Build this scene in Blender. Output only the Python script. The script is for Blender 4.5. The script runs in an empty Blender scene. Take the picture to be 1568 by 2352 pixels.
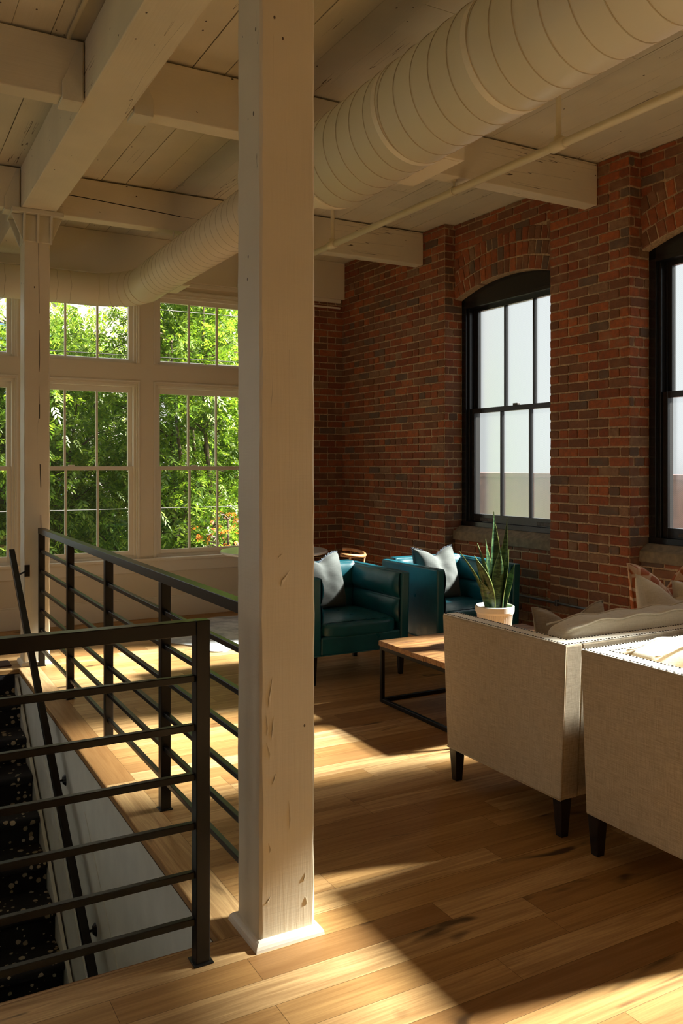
import bpy, math, random
import numpy as np
from mathutils import Vector, Matrix
random.seed(7); rng = np.random.default_rng(7)
S = bpy.context.scene
COL = S.collection
PI = math.pi
# ------------------------------------------------------------------ camera, sky, sun, exposure
cd = bpy.data.cameras.new('camera'); cam = bpy.data.objects.new('camera', cd); COL.objects.link(cam)
cd.sensor_fit = 'VERTICAL'; cd.sensor_height = 36; cd.lens = 1949 * 36 / 2352
cd.shift_y = -106 / 2352
cd.clip_start = .05; cd.clip_end = 300
cam.location = (0, 0, 1.55); cam.rotation_euler = (PI / 2, 0, -math.radians(29.07))
S.camera = cam
W = bpy.data.worlds.new('sky'); S.world = W; W.use_nodes = True
bg = W.node_tree.nodes['Background']
bg.inputs[0].default_value = (.90, .88, .84, 1); bg.inputs[1].default_value = 1.45
sl = bpy.data.lights.new('sun', 'SUN'); sun = bpy.data.objects.new('sun', sl); COL.objects.link(sun)
sl.energy = 76; sl.angle = math.radians(5.5); sl.color = (1, .925, .78)
sun.rotation_euler = Vector((-1, .20, -.74)).to_track_quat('-Z', 'Y').to_euler()
sun.location = (14, -2, 10)
vs = S.view_settings
vs.view_transform = 'Standard'; vs.look = 'None'; vs.gamma = 1; vs.use_curve_mapping = False
vs.exposure = -0.28
S.cycles.max_bounces = 10; S.cycles.diffuse_bounces = 6; S.cycles.transparent_max_bounces = 24
S.cycles.sample_clamp_indirect = 8; S.cycles.caustics_refractive = True; S.cycles.caustics_reflective = False; S.cycles.use_denoising = True

# ------------------------------------------------------------------ helpers
class MB:
    def __init__(s): s.v = []; s.f = []; s.m = []
    def add(s, vs_, fs, m=0):
        n = len(s.v); s.v += [tuple(p) for p in vs_]
        s.f += [tuple(n + i for i in f) for f in fs]; s.m += [m] * len(fs); return s
    def box(s, x0, x1, y0, y1, z0, z1, m=0, T=None):
        P = [(x, y, z) for z in (z0, z1) for y in (y0, y1) for x in (x0, x1)]
        if T: P = [T(*p) for p in P]
        return s.add(P, [(0, 2, 3, 1), (4, 5, 7, 6), (0, 1, 5, 4), (2, 6, 7, 3), (0, 4, 6, 2), (1, 3, 7, 5)], m)
    def prism(s, poly, d, m=0):
        n = len(poly); d = Vector(d); a = [Vector(p) for p in poly]; b = [p + d for p in a]
        return s.add(a + b, [tuple(range(n))[::-1], tuple(range(n, 2 * n))] + [(i, (i + 1) % n, n + (i + 1) % n, n + i) for i in range(n)], m)
    def tube(s, path, r, n=10, m=0, caps=True, closed=False):
        path = [Vector(p) for p in path]; k = len(path)
        rs = r if isinstance(r, (list, tuple)) else [r] * k
        rings = []; up = None
        for i, p in enumerate(path):
            if closed: t = path[(i + 1) % k] - path[i - 1]
            else: t = path[min(i + 1, k - 1)] - path[max(i - 1, 0)]
            t.normalize()
            if up is None: up = Vector((0, 0, 1)) if abs(t.z) < .9 else Vector((1, 0, 0))
            u = (up - t * up.dot(t)).normalized(); w = t.cross(u); up = u
            rings.append([p + (u * math.cos(2 * PI * j / n) + w * math.sin(2 * PI * j / n)) * rs[i] for j in range(n)])
        V = [q for R in rings for q in R]; F = []
        for i in range(k if closed else k - 1):
            a = i * n; b = ((i + 1) % k) * n
            F += [(a + j, a + (j + 1) % n, b + (j + 1) % n, b + j) for j in range(n)]
        if caps and not closed: F += [tuple(range(n))[::-1], tuple(range((k - 1) * n, k * n))]
        return s.add(V, F, m)
    def lathe(s, prof, c, n=32, m=0, rib=0):
        V = []; k = len(prof)
        for r, z in prof:
            for j in range(n):
                a = 2 * PI * j / n; rr = r * (1 - (rib if j % 2 else 0))
                V.append((c[0] + rr * math.cos(a), c[1] + rr * math.sin(a), c[2] + z))
        F = [(i * n + j, i * n + (j + 1) % n, (i + 1) * n + (j + 1) % n, (i + 1) * n + j) for i in range(k - 1) for j in range(n)]
        F += [tuple(range(n))[::-1], tuple(range((k - 1) * n, k * n))]
        return s.add(V, F, m)
    def grid(s, fn, nu, nv, m=0, wrap_u=False):
        V = [fn(i / nu, j / nv) for j in range(nv + 1) for i in range(nu + 1)]
        F = [(j * (nu + 1) + i, j * (nu + 1) + i + 1, (j + 1) * (nu + 1) + i + 1, (j + 1) * (nu + 1) + i) for j in range(nv) for i in range(nu)]
        return s.add(V, F, m)
    def build(s, name, mats, parent=None, smooth=False, bevel=0, seg=2, sub=0, local=False, weld=False):
        me = bpy.data.meshes.new(name)
        off = Vector((0, 0, 0))
        if parent is not None and not local:
            p = parent
            while p is not None: off = off + p.location; p = p.parent
        me.from_pydata([(x - off[0], y - off[1], z - off[2]) for x, y, z in s.v], [], s.f)
        for k in (mats if isinstance(mats, (list, tuple)) else [mats]): me.materials.append(k)
        me.polygons.foreach_set('material_index', s.m)
        if smooth: me.polygons.foreach_set('use_smooth', [True] * len(me.polygons))
        me.update()
        o = bpy.data.objects.new(name, me); COL.objects.link(o)
        if parent is not None: o.parent = parent
        if weld:
            w = o.modifiers.new('weld', 'WELD'); w.merge_threshold = .0005
        if bevel:
            b = o.modifiers.new('bevel', 'BEVEL'); b.width = bevel; b.segments = seg; b.limit_method = 'ANGLE'; b.angle_limit = .6
        if sub:
            q = o.modifiers.new('sub', 'SUBSURF'); q.levels = sub; q.render_levels = sub
        return o

def npmesh(name, V, F4, mat, parent=None):
    me = bpy.data.meshes.new(name); n = len(F4)
    me.vertices.add(len(V)); me.vertices.foreach_set('co', V.astype(np.float32).ravel())
    me.loops.add(n * 4); me.loops.foreach_set('vertex_index', F4.astype(np.int32).ravel())
    me.polygons.add(n); me.polygons.foreach_set('loop_start', np.arange(0, n * 4, 4, dtype=np.int32))
    me.polygons.foreach_set('loop_total', np.full(n, 4, dtype=np.int32))
    me.update(calc_edges=True); me.materials.append(mat)
    o = bpy.data.objects.new(name, me); COL.objects.link(o)
    if parent is not None: o.parent = parent
    return o

def tag(o, label=None, cat=None, group=None, kind=None):
    if label: o['label'] = label
    if cat: o['category'] = cat
    if group: o['group'] = group
    if kind: o['kind'] = kind
    return o
def thing(name, label, cat, loc=(0, 0, 0), group=None, rz=0):
    o = bpy.data.objects.new(name, None); COL.objects.link(o); o.location = loc; o.rotation_euler = (0, 0, rz)
    o.empty_display_size = .1
    return tag(o, label, cat, group)
def struct(o): o['kind'] = 'structure'; return o
def sempty(name, loc):
    o = bpy.data.objects.new(name, None); COL.objects.link(o); o.location = loc; return struct(o)
def copy_tree(o, parent=None):
    c = o.copy(); COL.objects.link(c); c.parent = parent
    for ch in [x for x in o.children]: copy_tree(ch, c)
    return c

# ------------------------------------------------------------------ materials
class NT:
    def __init__(s, name):
        s.mat = bpy.data.materials.new(name); s.mat.use_nodes = True
        s.t = s.mat.node_tree; s.b = s.t.nodes['Principled BSDF']; s.out = s.t.nodes['Material Output']
    def n(s, ty, **k):
        d = s.t.nodes.new(ty)
        for a, v in k.items():
            if a.startswith('i_'):
                key = a[2:]; d.inputs[int(key) if key.isdigit() else key.replace('_', ' ')].default_value = v
            else: setattr(d, a, v)
        return d
    def l(s, a, b): s.t.links.new(a, b)
    def coords(s, scale=(1, 1, 1), kind='Object', loc=None):
        tc = s.n('ShaderNodeTexCoord'); mp = s.n('ShaderNodeMapping'); mp.inputs['Scale'].default_value = scale
        s.l(tc.outputs[kind], mp.inputs['Vector'])
        if loc is not None: s.l(loc, mp.inputs['Location'])
        return mp.outputs[0]
    def noise(s, scale=(1, 1, 1), sc=1, det=3, rough=.5, dist=0, loc=None, vec=None):
        x = s.n('ShaderNodeTexNoise'); x.inputs['Scale'].default_value = sc; x.inputs['Detail'].default_value = det
        x.inputs['Roughness'].default_value = rough; x.inputs['Distortion'].default_value = dist
        s.l(vec if vec is not None else s.coords(scale, loc=loc), x.inputs['Vector']); return x.outputs['Fac']
    def ramp(s, fac, stops, interp='LINEAR'):
        r = s.n('ShaderNodeValToRGB'); cr = r.color_ramp; cr.interpolation = interp
        while len(cr.elements) < len(stops): cr.elements.new(.5)
        for e, (p, c) in zip(cr.elements, stops):
            e.position = p; e.color = (c, c, c, 1) if isinstance(c, (int, float)) else (*c, 1)
        s.l(fac, r.inputs[0]); return r.outputs[0]
    def mix(s, fac, a, b, mode='MIX'):
        m = s.n('ShaderNodeMix', data_type='RGBA', blend_type=mode)
        for sock, v in ((m.inputs[0], fac), (m.inputs[6], a), (m.inputs[7], b)):
            if isinstance(v, (int, float)): sock.default_value = v
            elif isinstance(v, tuple): sock.default_value = (*v, 1)
            else: s.l(v, sock)
        return m.outputs[2]
    def math(s, op, a, b=0, c=0):
        m = s.n('ShaderNodeMath', operation=op)
        for i, v in enumerate((a, b, c)):
            if isinstance(v, (int, float)): m.inputs[i].default_value = v
            else: s.l(v, m.inputs[i])
        return m.outputs[0]
    def bump(s, h, strength=.3, dist=.01, prev=None):
        b = s.n('ShaderNodeBump'); b.inputs['Strength'].default_value = strength; b.inputs['Distance'].default_value = dist
        s.l(h, b.inputs['Height'])
        if prev is not None: s.l(prev, b.inputs['Normal'])
        s.l(b.outputs[0], s.b.inputs['Normal']); return b.outputs[0]
    def base(s, c):
        if isinstance(c, tuple): s.b.inputs['Base Color'].default_value = (*c, 1)
        else: s.l(c, s.b.inputs['Base Color'])
    def rough(s, r):
        if isinstance(r, (int, float)): s.b.inputs['Roughness'].default_value = r
        else: s.l(r, s.b.inputs['Roughness'])
    def island(s): return s.n('ShaderNodeNewGeometry').outputs['Random Per Island']

def simple(name, c, rough=.5, metal=0, nscale=0, nstr=.1, spec=None, var=.0):
    t = NT(name); t.rough(rough); t.b.inputs['Metallic'].default_value = metal
    if spec is not None: t.b.inputs['Specular IOR Level'].default_value = spec
    if nscale:
        f = t.noise(sc=nscale, det=4); t.bump(f, nstr, .004)
        if var: t.base(t.mix(t.ramp(f, [(.35, 0.), (.65, 1.)]), tuple(x * (1 - var) for x in c), tuple(min(1, x * (1 + var)) for x in c)))
        else: t.base(c)
    else: t.base(c)
    return t.mat

def painted_wood(name, axis, c=(.76, .68, .52), crack=1.0, rough=.5, island=False, saw=0.0):
    """cream paint over old timber: grain ridges, checks and nail holes running along the axis"""
    t = NT(name)
    st = [60, 60, 60]; st[axis] = 2.2
    cr = [9, 9, 9]; cr[axis] = .22
    loc = None
    if island:
        k = t.math('MULTIPLY', t.island(), 37.0)
        cb = t.n('ShaderNodeCombineXYZ'); [t.l(k, cb.inputs[i]) for i in range(3)]; loc = cb.outputs[0]
    g = t.noise(tuple(st), det=5, rough=.6, dist=.4, loc=loc)
    big = t.noise((3, 3, 3), det=2, loc=loc)
    c1 = t.noise(tuple(cr), det=3, rough=.6, dist=.0, loc=loc)
    line = t.math('LESS_THAN', t.math('ABSOLUTE', t.math('SUBTRACT', c1, .5)), .0016 * crack)
    msk = t.math('GREATER_THAN', t.noise((1.3, 1.3, 1.3), det=1, loc=loc), .56)
    line = t.math('MULTIPLY', line, msk)
    vo = t.n('ShaderNodeTexVoronoi', feature='F1'); vo.inputs['Scale'].default_value = 1
    hs = [14, 14, 14]; hs[axis] = 9
    t.l(t.coords(tuple(hs), loc=loc), vo.inputs['Vector'])
    holes = t.math('MULTIPLY', t.math('LESS_THAN', vo.outputs['Distance'], .07), t.math('GREATER_THAN', t.noise((5, 5, 5), det=1), .52))
    dark = t.math('MAXIMUM', line, holes)
    col = t.mix(t.ramp(big, [(.3, 0.), (.7, 1.)]), tuple(x * .93 for x in c), tuple(min(x * 1.04, 1) for x in c))
    if island: col = t.mix(t.island(), col, t.mix(.18, col, (.50, .53, .47)))
    col = t.mix(dark, col, (.10, .065, .035))
    t.base(col); t.rough(rough)
    b = t.bump(g, .35, .004)
    if saw:
        sv = t.noise((6, 6, 130), det=2); b = t.bump(sv, saw, .003, b)
    t.bump(t.math('SUBTRACT', 1, dark), .8, .006, b)
    return t.mat

M = {}
M['paint_x'] = painted_wood('painted_beam_timber', 0)
M['paint_y'] = painted_wood('painted_girder_timber', 1)
M['paint_z'] = painted_wood('painted_column_timber', 2, crack=.25, saw=.15)
M['ceil'] = painted_wood('painted_ceiling_boards', 1, c=(.71, .64, .49), island=True, crack=1.2)
M['back'] = simple('tan_back_wall', (.50, .40, .28), .8)
M['white'] = simple('white_painted_wall', (.76, .68, .54), .55, nscale=40, nstr=.05)
M['trim'] = simple('white_painted_trim', (.80, .74, .63), .4)
M['stairwall'] = simple('grey_stairwell_plaster', (.68, .68, .62), .6, nscale=6, nstr=.3, var=.06)
M['iron_w'] = simple('painted_cast_iron', (.68, .63, .50), .45, nscale=60, nstr=.2)
M['duct'] = simple('painted_duct_metal', (.76, .68, .50), .42, nscale=3, nstr=.15)
M['seam'] = simple('duct_seam', (.50, .42, .27), .5)
M['pipe'] = simple('painted_pipe', (.78, .70, .50), .35)
M['steel'] = simple('black_steel', (.007, .006, .005), .30, metal=.0, nscale=50, nstr=.05, spec=.25)
M['black'] = simple('black_window_paint', (.012, .012, .013), .22, nscale=25, nstr=.12)
M['worn'] = simple('worn_bronze_paint', (.06, .045, .035), .45, nscale=40, nstr=.3, var=.5)
M['darkwood'] = simple('black_stained_wood', (.012, .009, .008), .25)
M['mortar'] = simple('tan_mortar', (.46, .32, .19), .95, nscale=60, nstr=.8, var=.25)
M['stone'] = simple('grey_cement_sill', (.20, .155, .10), .9, nscale=25, nstr=.5, var=.2)
M['rubble'] = simple('dark_gap', (.01, .008, .006), .9)
M['metal_c'] = simple('grey_conduit', (.20, .20, .21), .35, metal=.7)

t = NT('red_brick'); r = t.island()
col = t.ramp(r, [(0, (.25, .060, .020)), (.18, (.31, .078, .024)), (.36, (.19, .075, .034)), (.52, (.36, .095, .03)), (.66, (.23, .10, .05)),
                 (.78, (.42, .11, .03)), (.88, (.13, .09, .065)), (.95, (.27, .15, .08)), (1, (.09, .085, .08))], 'CONSTANT')
f1 = t.noise(sc=28, det=5, rough=.65); f2 = t.noise(sc=7, det=3)
col = t.mix(t.ramp(f1, [(.35, .0), (.62, .55)]), col, (.13, .05, .025)); col = t.mix(t.ramp(f2, [(.55, .0), (.75, .35)]), col, (.38, .22, .12))
t.base(col); t.rough(.85); b = t.bump(f1, .7, .006); t.bump(t.noise(sc=160, det=2), .4, .002, b); M['brick'] = t.mat

def oak(name, axis=0, tint=1.0):
    t = NT(name); r = t.island()
    k = t.math('MULTIPLY', r, 91.0); cb = t.n('ShaderNodeCombineXYZ'); [t.l(k, cb.inputs[i]) for i in range(3)]
    a = [26, 26, 26]; a[axis] = 1.5; g = t.noise(tuple(a), det=6, rough=.62, dist=1.0, loc=cb.outputs[0])
    a2 = [170, 170, 170]; a2[axis] = 6; fine = t.noise(tuple(a2), det=3, loc=cb.outputs[0])
    base = t.ramp(r, [(0, (.46, .27, .105)), (.2, (.55, .335, .145)), (.40, (.38, .205, .072)), (.55, (.60, .385, .18)), (.72, (.45, .255, .095)), (.86, (.32, .165, .06)), (.93, (.66, .44, .23))], 'CONSTANT')
    col = t.mix(t.ramp(g, [(.38, .55), (.60, 0.)]), base, (.22, .10, .03))
    col = t.mix(t.ramp(fine, [(.35, .30), (.6, 0.)]), col, (.20, .09, .03))
    kv = [5.5, 5.5, 5.5]; kv[axis] = 1.7
    kn = t.noise(tuple(kv), det=3, rough=.6, dist=.6, loc=cb.outputs[0])
    col = t.mix(t.ramp(kn, [(.655, 0.), (.72, .9)]), col, (.045, .02, .008))
    if tint != 1: col = t.mix(1.0, col, (tint, tint * .9, tint * .8), 'MULTIPLY')
    t.base(col); t.b.inputs['Specular IOR Level'].default_value = .3; t.rough(t.ramp(g, [(.3, .52), (.7, .42)])); t.bump(fine, .08, .001); return t.mat
M['oak'] = oak('oak_floor_planks', 0); M['oak_y'] = oak('oak_border_boards', 1); M['gap'] = simple('plank_gap', (.05, .025, .01), .8)

t = NT('reclaimed_table_wood'); a = t.noise((3, 40, 40), det=5, dist=.6); b_ = t.noise((2, 5, 5), det=3)
c_ = t.mix(t.ramp(a, [(.35, 0.), (.65, 1.)]), (.20, .085, .03), (.42, .22, .08)); c_ = t.mix(t.ramp(b_, [(.5, 0.), (.7, .7)]), c_, (.10, .05, .025))
t.base(c_); t.rough(.45); t.bump(a, .3, .003); M['table'] = t.mat

def linen(name, c, d, sp=.22):
    t = NT(name); v = t.noise((520, 520, 14), det=3, rough=.6); h = t.noise((14, 14, 520), det=3, rough=.6)
    w = t.math('MULTIPLY', t.math('ADD', v, h), .5)
    col = t.mix(t.ramp(w, [(.40, 0.), (.60, 1.)]), d, c)
    sl_ = t.noise((40, 40, 500), det=2); col = t.mix(t.ramp(sl_, [(.66, 0.), (.72, .45)]), col, tuple(x * .35 for x in c))
    t.base(col); t.rough(.9); t.b.inputs['Sheen Weight'].default_value = sp; t.b.inputs['Sheen Roughness'].default_value = .5
    t.bump(w, .35, .0015); return t.mat
M['linen'] = linen('oatmeal_linen', (.56, .46, .33), (.36, .28, .185))
M['linen_w'] = linen('ivory_linen', (.74, .68, .56), (.62, .55, .43))
M['linen_t'] = linen('taupe_linen', (.42, .36, .28), (.30, .25, .19))
M['grey'] = linen('slate_grey_linen', (.095, .103, .10), (.06, .067, .067), .04)
M['fringe'] = simple('dark_fringe', (.10, .12, .15), .9)
t = NT('rust_pattern'); v_ = t.n('ShaderNodeTexVoronoi', feature='DISTANCE_TO_EDGE'); t.l(t.coords((16, 16, 16)), v_.inputs['Vector'])
v_.inputs['Scale'].default_value = 1
t.base(t.mix(t.ramp(v_.outputs['Distance'], [(.10, 0.), (.16, 1.)]), (.62, .42, .28), (.36, .09, .02))); t.rough(.85); M['rust'] = t.mat
t = NT('teal_leather'); f = t.noise(sc=190, det=3); w2 = t.noise(sc=5, det=3)
t.base(t.mix(t.ramp(w2, [(.35, 0.), (.7, 1.)]), (.004, .075, .105), (.008, .11, .145))); t.rough(t.ramp(t.noise(sc=14, det=4), [(.3, .27), (.7, .42)]))
b = t.bump(f, .15, .001); t.bump(t.noise((9, 60, 9), det=3, dist=1), .12, .006, b); M['teal'] = t.mat
t = NT('speckled_black_carpet'); v_ = t.n('ShaderNodeTexVoronoi', feature='F1'); t.l(t.coords((25, 25, 25)), v_.inputs['Vector']); v_.inputs['Scale'].default_value = 1
v_.inputs['Randomness'].default_value = 1
sp = t.n('ShaderNodeSeparateColor'); t.l(v_.outputs['Color'], sp.inputs[0])
thr = t.math('MULTIPLY_ADD', sp.outputs[0], .66, -.10)
m_ = t.math('LESS_THAN', t.math('ADD', v_.outputs['Distance'], t.math('MULTIPLY', t.noise(sc=55, det=2), .18)), thr)
t.base(t.mix(m_, (.006, .006, .008), t.mix(sp.outputs[1], (.52, .43, .30), (.30, .24, .15)))); t.rough(.95); t.bump(t.noise(sc=260), .5, .003); M['carpet'] = t.mat
t = NT('hide_rug'); f = t.noise(sc=5, det=4, rough=.6); t.base(t.mix(t.ramp(f, [(.42, 0.), (.6, 1.)]), (.60, .60, .60), (.36, .37, .40))); t.rough(.9)
t.bump(t.noise((160, 30, 60)), .3, .003); M['hide'] = t.mat
M['mat'] = simple('brown_mat', (.09, .045, .035), .9, nscale=200, nstr=.5)
M['pot'] = simple('cream_ceramic', (.76, .74, .70), .6)
M['soil'] = simple('soil', (.03, .018, .01), .95, nscale=80, nstr=1)
t = NT('snake_leaf'); f = t.noise((14, 14, 55), det=3, dist=1.0); t.base(t.mix(t.ramp(f, [(.45, 0.), (.56, 1.)]), (.012, .045, .018), (.07, .14, .055))); t.rough(.35); M['leaf'] = t.mat
M['leaf_edge'] = simple('snake_leaf_edge', (.20, .26, .07), .4)
M['tabletop'] = simple('white_gloss_top', (.72, .74, .74), .12)
M['bent'] = simple('bent_wood', (.46, .22, .09), .3, nscale=30, nstr=.1, var=.2)
M['nail'] = simple('bronze_nailheads', (.05, .035, .022), .35, metal=.8)
M['tape'] = simple('ivory_trim_tape', (.86, .81, .71), .8, nscale=300, nstr=.2)

# glass
def mixglass(name, transp, tr_col, transp_w, gloss_w, rough, pattern=False):
    t = NT(name); t.t.nodes.remove(t.b)
    T = t.n('ShaderNodeBsdfTransparent'); T.inputs[0].default_value = (*transp, 1)
    D = t.n('ShaderNodeBsdfTranslucent'); D.inputs[0].default_value = (*tr_col, 1)
    G = t.n('ShaderNodeBsdfGlossy'); G.inputs['Roughness'].default_value = rough
    m1 = t.n('ShaderNodeMixShader'); m1.inputs[0].default_value = transp_w; t.l(D.outputs[0], m1.inputs[1]); t.l(T.outputs[0], m1.inputs[2])
    if pattern:   # diamond embossing of the obscured glass
        tc = t.coords((1, 1, 1)); sx = t.n('ShaderNodeSeparateXYZ'); t.l(tc, sx.inputs[0])
        u = t.math('ADD', sx.outputs[1], sx.outputs[2]); v = t.math('SUBTRACT', sx.outputs[1], sx.outputs[2])
        pu = t.math('ABSOLUTE', t.math('SINE', t.math('MULTIPLY', u, 210))); pv = t.math('ABSOLUTE', t.math('SINE', t.math('MULTIPLY', v, 210)))
        pat = t.math('MULTIPLY', pu, pv)
        t.l(t.math('MULTIPLY_ADD', pat, .10, transp_w - .05), m1.inputs[0])
        RF = t.n('ShaderNodeBsdfRefraction'); RF.inputs['IOR'].default_value = 1.25; RF.inputs['Roughness'].default_value = .36; RF.inputs[0].default_value = (.70, .78, .84, 1)
        m0 = t.n('ShaderNodeMixShader'); m0.inputs[0].default_value = .90; t.l(D.outputs[0], m0.inputs[1]); t.l(RF.outputs[0], m0.inputs[2]); t.l(m0.outputs[0], m1.inputs[1])
        bp = t.n('ShaderNodeBump'); bp.inputs['Strength'].default_value = .6; bp.inputs['Distance'].default_value = .003; t.l(pat, bp.inputs['Height'])
        t.l(bp.outputs[0], G.inputs['Normal'])
    m2 = t.n('ShaderNodeMixShader'); m2.inputs[0].default_value = gloss_w; t.l(m1.outputs[0], m2.inputs[1]); t.l(G.outputs[0], m2.inputs[2])
    t.l(m2.outputs[0], t.out.inputs[0]); return t.mat
M['clear'] = mixglass('clear_glass', (.97, .98, .97), (.8, .9, .8), .985, .04, .0)
M['frost'] = mixglass('obscured_glass', (.82, .90, .95), (.10, .105, .11), .58, .05, .35, True)

def leafmat(name, c1, c2, c3):
    t = NT(name); t.t.nodes.remove(t.b); r = t.island()
    col = t.ramp(r, [(0, c1), (.45, c2), (1, c3)])
    D = t.n('ShaderNodeBsdfDiffuse'); T = t.n('ShaderNodeBsdfTranslucent'); G = t.n('ShaderNodeBsdfGlossy'); G.inputs['Roughness'].default_value = .45
    t.l(col, D.inputs[0]); t.l(col, T.inputs[0])
    m = t.n('ShaderNodeMixShader'); m.inputs[0].default_value = .5; t.l(D.outputs[0], m.inputs[1]); t.l(T.outputs[0], m.inputs[2])
    m2 = t.n('ShaderNodeMixShader'); m2.inputs[0].default_value = .05; t.l(m.outputs[0], m2.inputs[1]); t.l(G.outputs[0], m2.inputs[2])
    t.l(m2.outputs[0], t.out.inputs[0]); return t.mat
M['foliage'] = leafmat('tree_leaves', (.065, .145, .012), (.14, .26, .016), (.28, .39, .03))
M['foliage_d'] = leafmat('shrub_leaves', (.03, .08, .01), (.06, .15, .012), (.12, .22, .02))
M['flower'] = leafmat('orange_petals', (.55, .06, .01), (.7, .12, .02), (.8, .2, .03))
M['bark'] = simple('bark', (.10, .07, .05), .9, nscale=20, nstr=.8, var=.4)
M['stucco'] = simple('pale_stucco', (.42, .40, .38), .9, nscale=5, nstr=.1, var=.05)
M['bluewin'] = simple('blue_window_glass', (.10, .19, .32), .15)
M['nbrick'] = simple('neighbour_brick', (.28, .14, .13), .9, nscale=9, nstr=.3, var=.2)
M['roofing'] = simple('neighbour_coping', (.16, .14, .13), .8)
M['ground'] = simple('ground_outside', (.10, .11, .06), .95, nscale=2, nstr=.3, var=.3)
M['cable'] = simple('black_cable', (.02, .02, .02), .5); M['wire'] = simple('pale_wire', (.12, .12, .12), .5)

# ------------------------------------------------------------------ room constants
CZ = 3.86            # ceiling
def T_(x, y, z): return (4.85 - .0295 * (y - 4.7) + x, y, z)     # brick wall frame: x = distance behind pier face
YF = 8.5
YB = -4.0; XL = -4.5

# ------------------------------------------------------------------ floor (planks run along x)
OX0, OX1, OY0, OY1 = -.12, 1.0, 2.615, 6.86     # stair opening
mb = MB(); g = .0006
def plank(x0, x1, y0, y1, m=0):
    if x1 - x0 < .01 or y1 - y0 < .01: return
    mb.add([(x0 + g, y0 + g, 0), (x1 - g, y0 + g, 0), (x1 - g, y1 - g, 0), (x0 + g, y1 - g, 0)], [(0, 1, 2, 3)], m)
pw = .127; y = YB
rows = []
while y < YF + .1:
    rows.append((y, min(y + pw, YF + .12))); y += pw
for (y0, y1) in rows:
    segs = [(XL, 5.0)]
    cuts = [(y0, y1)]
    if y1 > OY0 and y0 < OY1:
        # split the row at the opening edges
        pieces = []
        if y0 < OY0: pieces.append((y0, OY0, [(XL, 5.0)]))
        if y1 > OY1 + .0: pieces.append((max(y0, OY1), y1, [(XL, 5.0)]))
        a, b2 = max(y0, OY0), min(y1, OY1)
        pieces.append((a, b2, [(XL, OX0 - .13), (OX1 + .145, 5.0)]))
    else: pieces = [(y0, y1, segs)]
    for a, b2, sg in pieces:
        for (xa, xb) in sg:
            x = xa; ln = random.uniform(.3, 1.6)
            while x < xb:
                plank(x, min(x + ln, xb), a, b2); x += ln; ln = random.choice([.5, .8, 1.0, 1.3, 1.7, 2.0]) * random.uniform(.85, 1.15)
for x0, x1 in ((OX1 + .0, OX1 + .145), (OX0 - .13, OX0)):      # border boards along the opening
    y = OY0
    while y < OY1: ye = min(y + random.uniform(1.0, 1.9), OY1); plank(x0, x1, y, ye, 1); y = ye
# sub-floor slab with the hole
for a in ((XL, OX0, YB, YF + .12), (OX1, 5.0, YB, YF + .12), (OX0, OX1, YB, OY0), (OX0, OX1, OY1, YF + .12)):
    mb.box(a[0], a[1], a[2], a[3], -.04, -.0008, 2)
for a in ((XL, OX0, YB, YF + .12), (OX1, 5.0, YB, YF + .12), (OX0, OX1, YB, OY0), (OX0, OX1, OY1, YF + .12)):
    mb.box(a[0], a[1], a[2], a[3], -.30, -.04, 3)
# oak nosing edge faces
mb.box(OX1 - .004, OX1 + .01, OY0, OY1, -.028, -.0004, 1); mb.box(OX0, OX1, OY0 - .01, OY0 + .004, -.028, -.0004, 0); mb.box(OX0, OX1, OY1 - .012, OY1 + .01, -.03, -.0004, 0)
struct(mb.build('floor', [M['oak'], M['oak_y'], M['gap'], M['stairwall']]))

# ------------------------------------------------------------------ ceiling boards along y
mb = MB(); x = XL
while x < 5.0:
    w = .198; y = YB
    for ya, yb in ((YB, .3), (.3, 2.6), (2.6, 4.8), (4.8, 7.02), (7.02, YF + .1)):
        if random.random() < .35:
            ym = random.uniform(ya + .4, yb - .4); spans = [(ya, ym), (ym, yb)]
        else: spans = [(ya, yb)]
        for a, b2 in spans:
            gp = random.choice([.002, .003, .004, .006]); dz = random.uniform(0, .003)
            mb.box(x + gp / 2, x + w - gp / 2, a + .001, b2 - .001, CZ + dz, CZ + .04, 0)
    x += w
mb.box(XL, 5.4, YB, YF + .3, CZ + .03, CZ + .25, 1)
struct(mb.build('ceiling', [M['ceil'], M['rubble']]))

# ------------------------------------------------------------------ brickwork
def brick_block(mb, O, U, N, w, h, d=.006, m=0):
    """one brick: face centred on O, U along, N out of the wall"""
    V3 = Vector((0, 0, 1)); j = lambda a=.0022: random.uniform(-a, a)
    V = []; cw, ch = w / 2, h / 2; c = .006
    prot = d + random.uniform(-.002, .003)
    pts = [(-cw + c, -ch), (cw - c, -ch), (cw, -ch + c), (cw, ch - c), (cw - c, ch), (-cw + c, ch), (-cw, ch - c), (-cw, -ch + c)]
    pts = [(a + j(), b + j(.0018)) for a, b in pts]
    for a, b in pts: V.append(O + U * a + V3 * b - N * .006)
    for a, b in pts: V.append(O + U * a + V3 * b + N * (prot - .004))
    for a, b in pts: V.append(O + U * a * .965 + V3 * b * .92 + N * prot)
    n = 8; F = [(i, (i + 1) % n, n + (i + 1) % n, n + i) for i in range(n)] + [(n + i, n + (i + 1) % n, 2 * n + (i + 1) % n, 2 * n + i) for i in range(n)] + [tuple(range(16, 24))]
    mb.add(V, F, m)
RH = .0735
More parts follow.
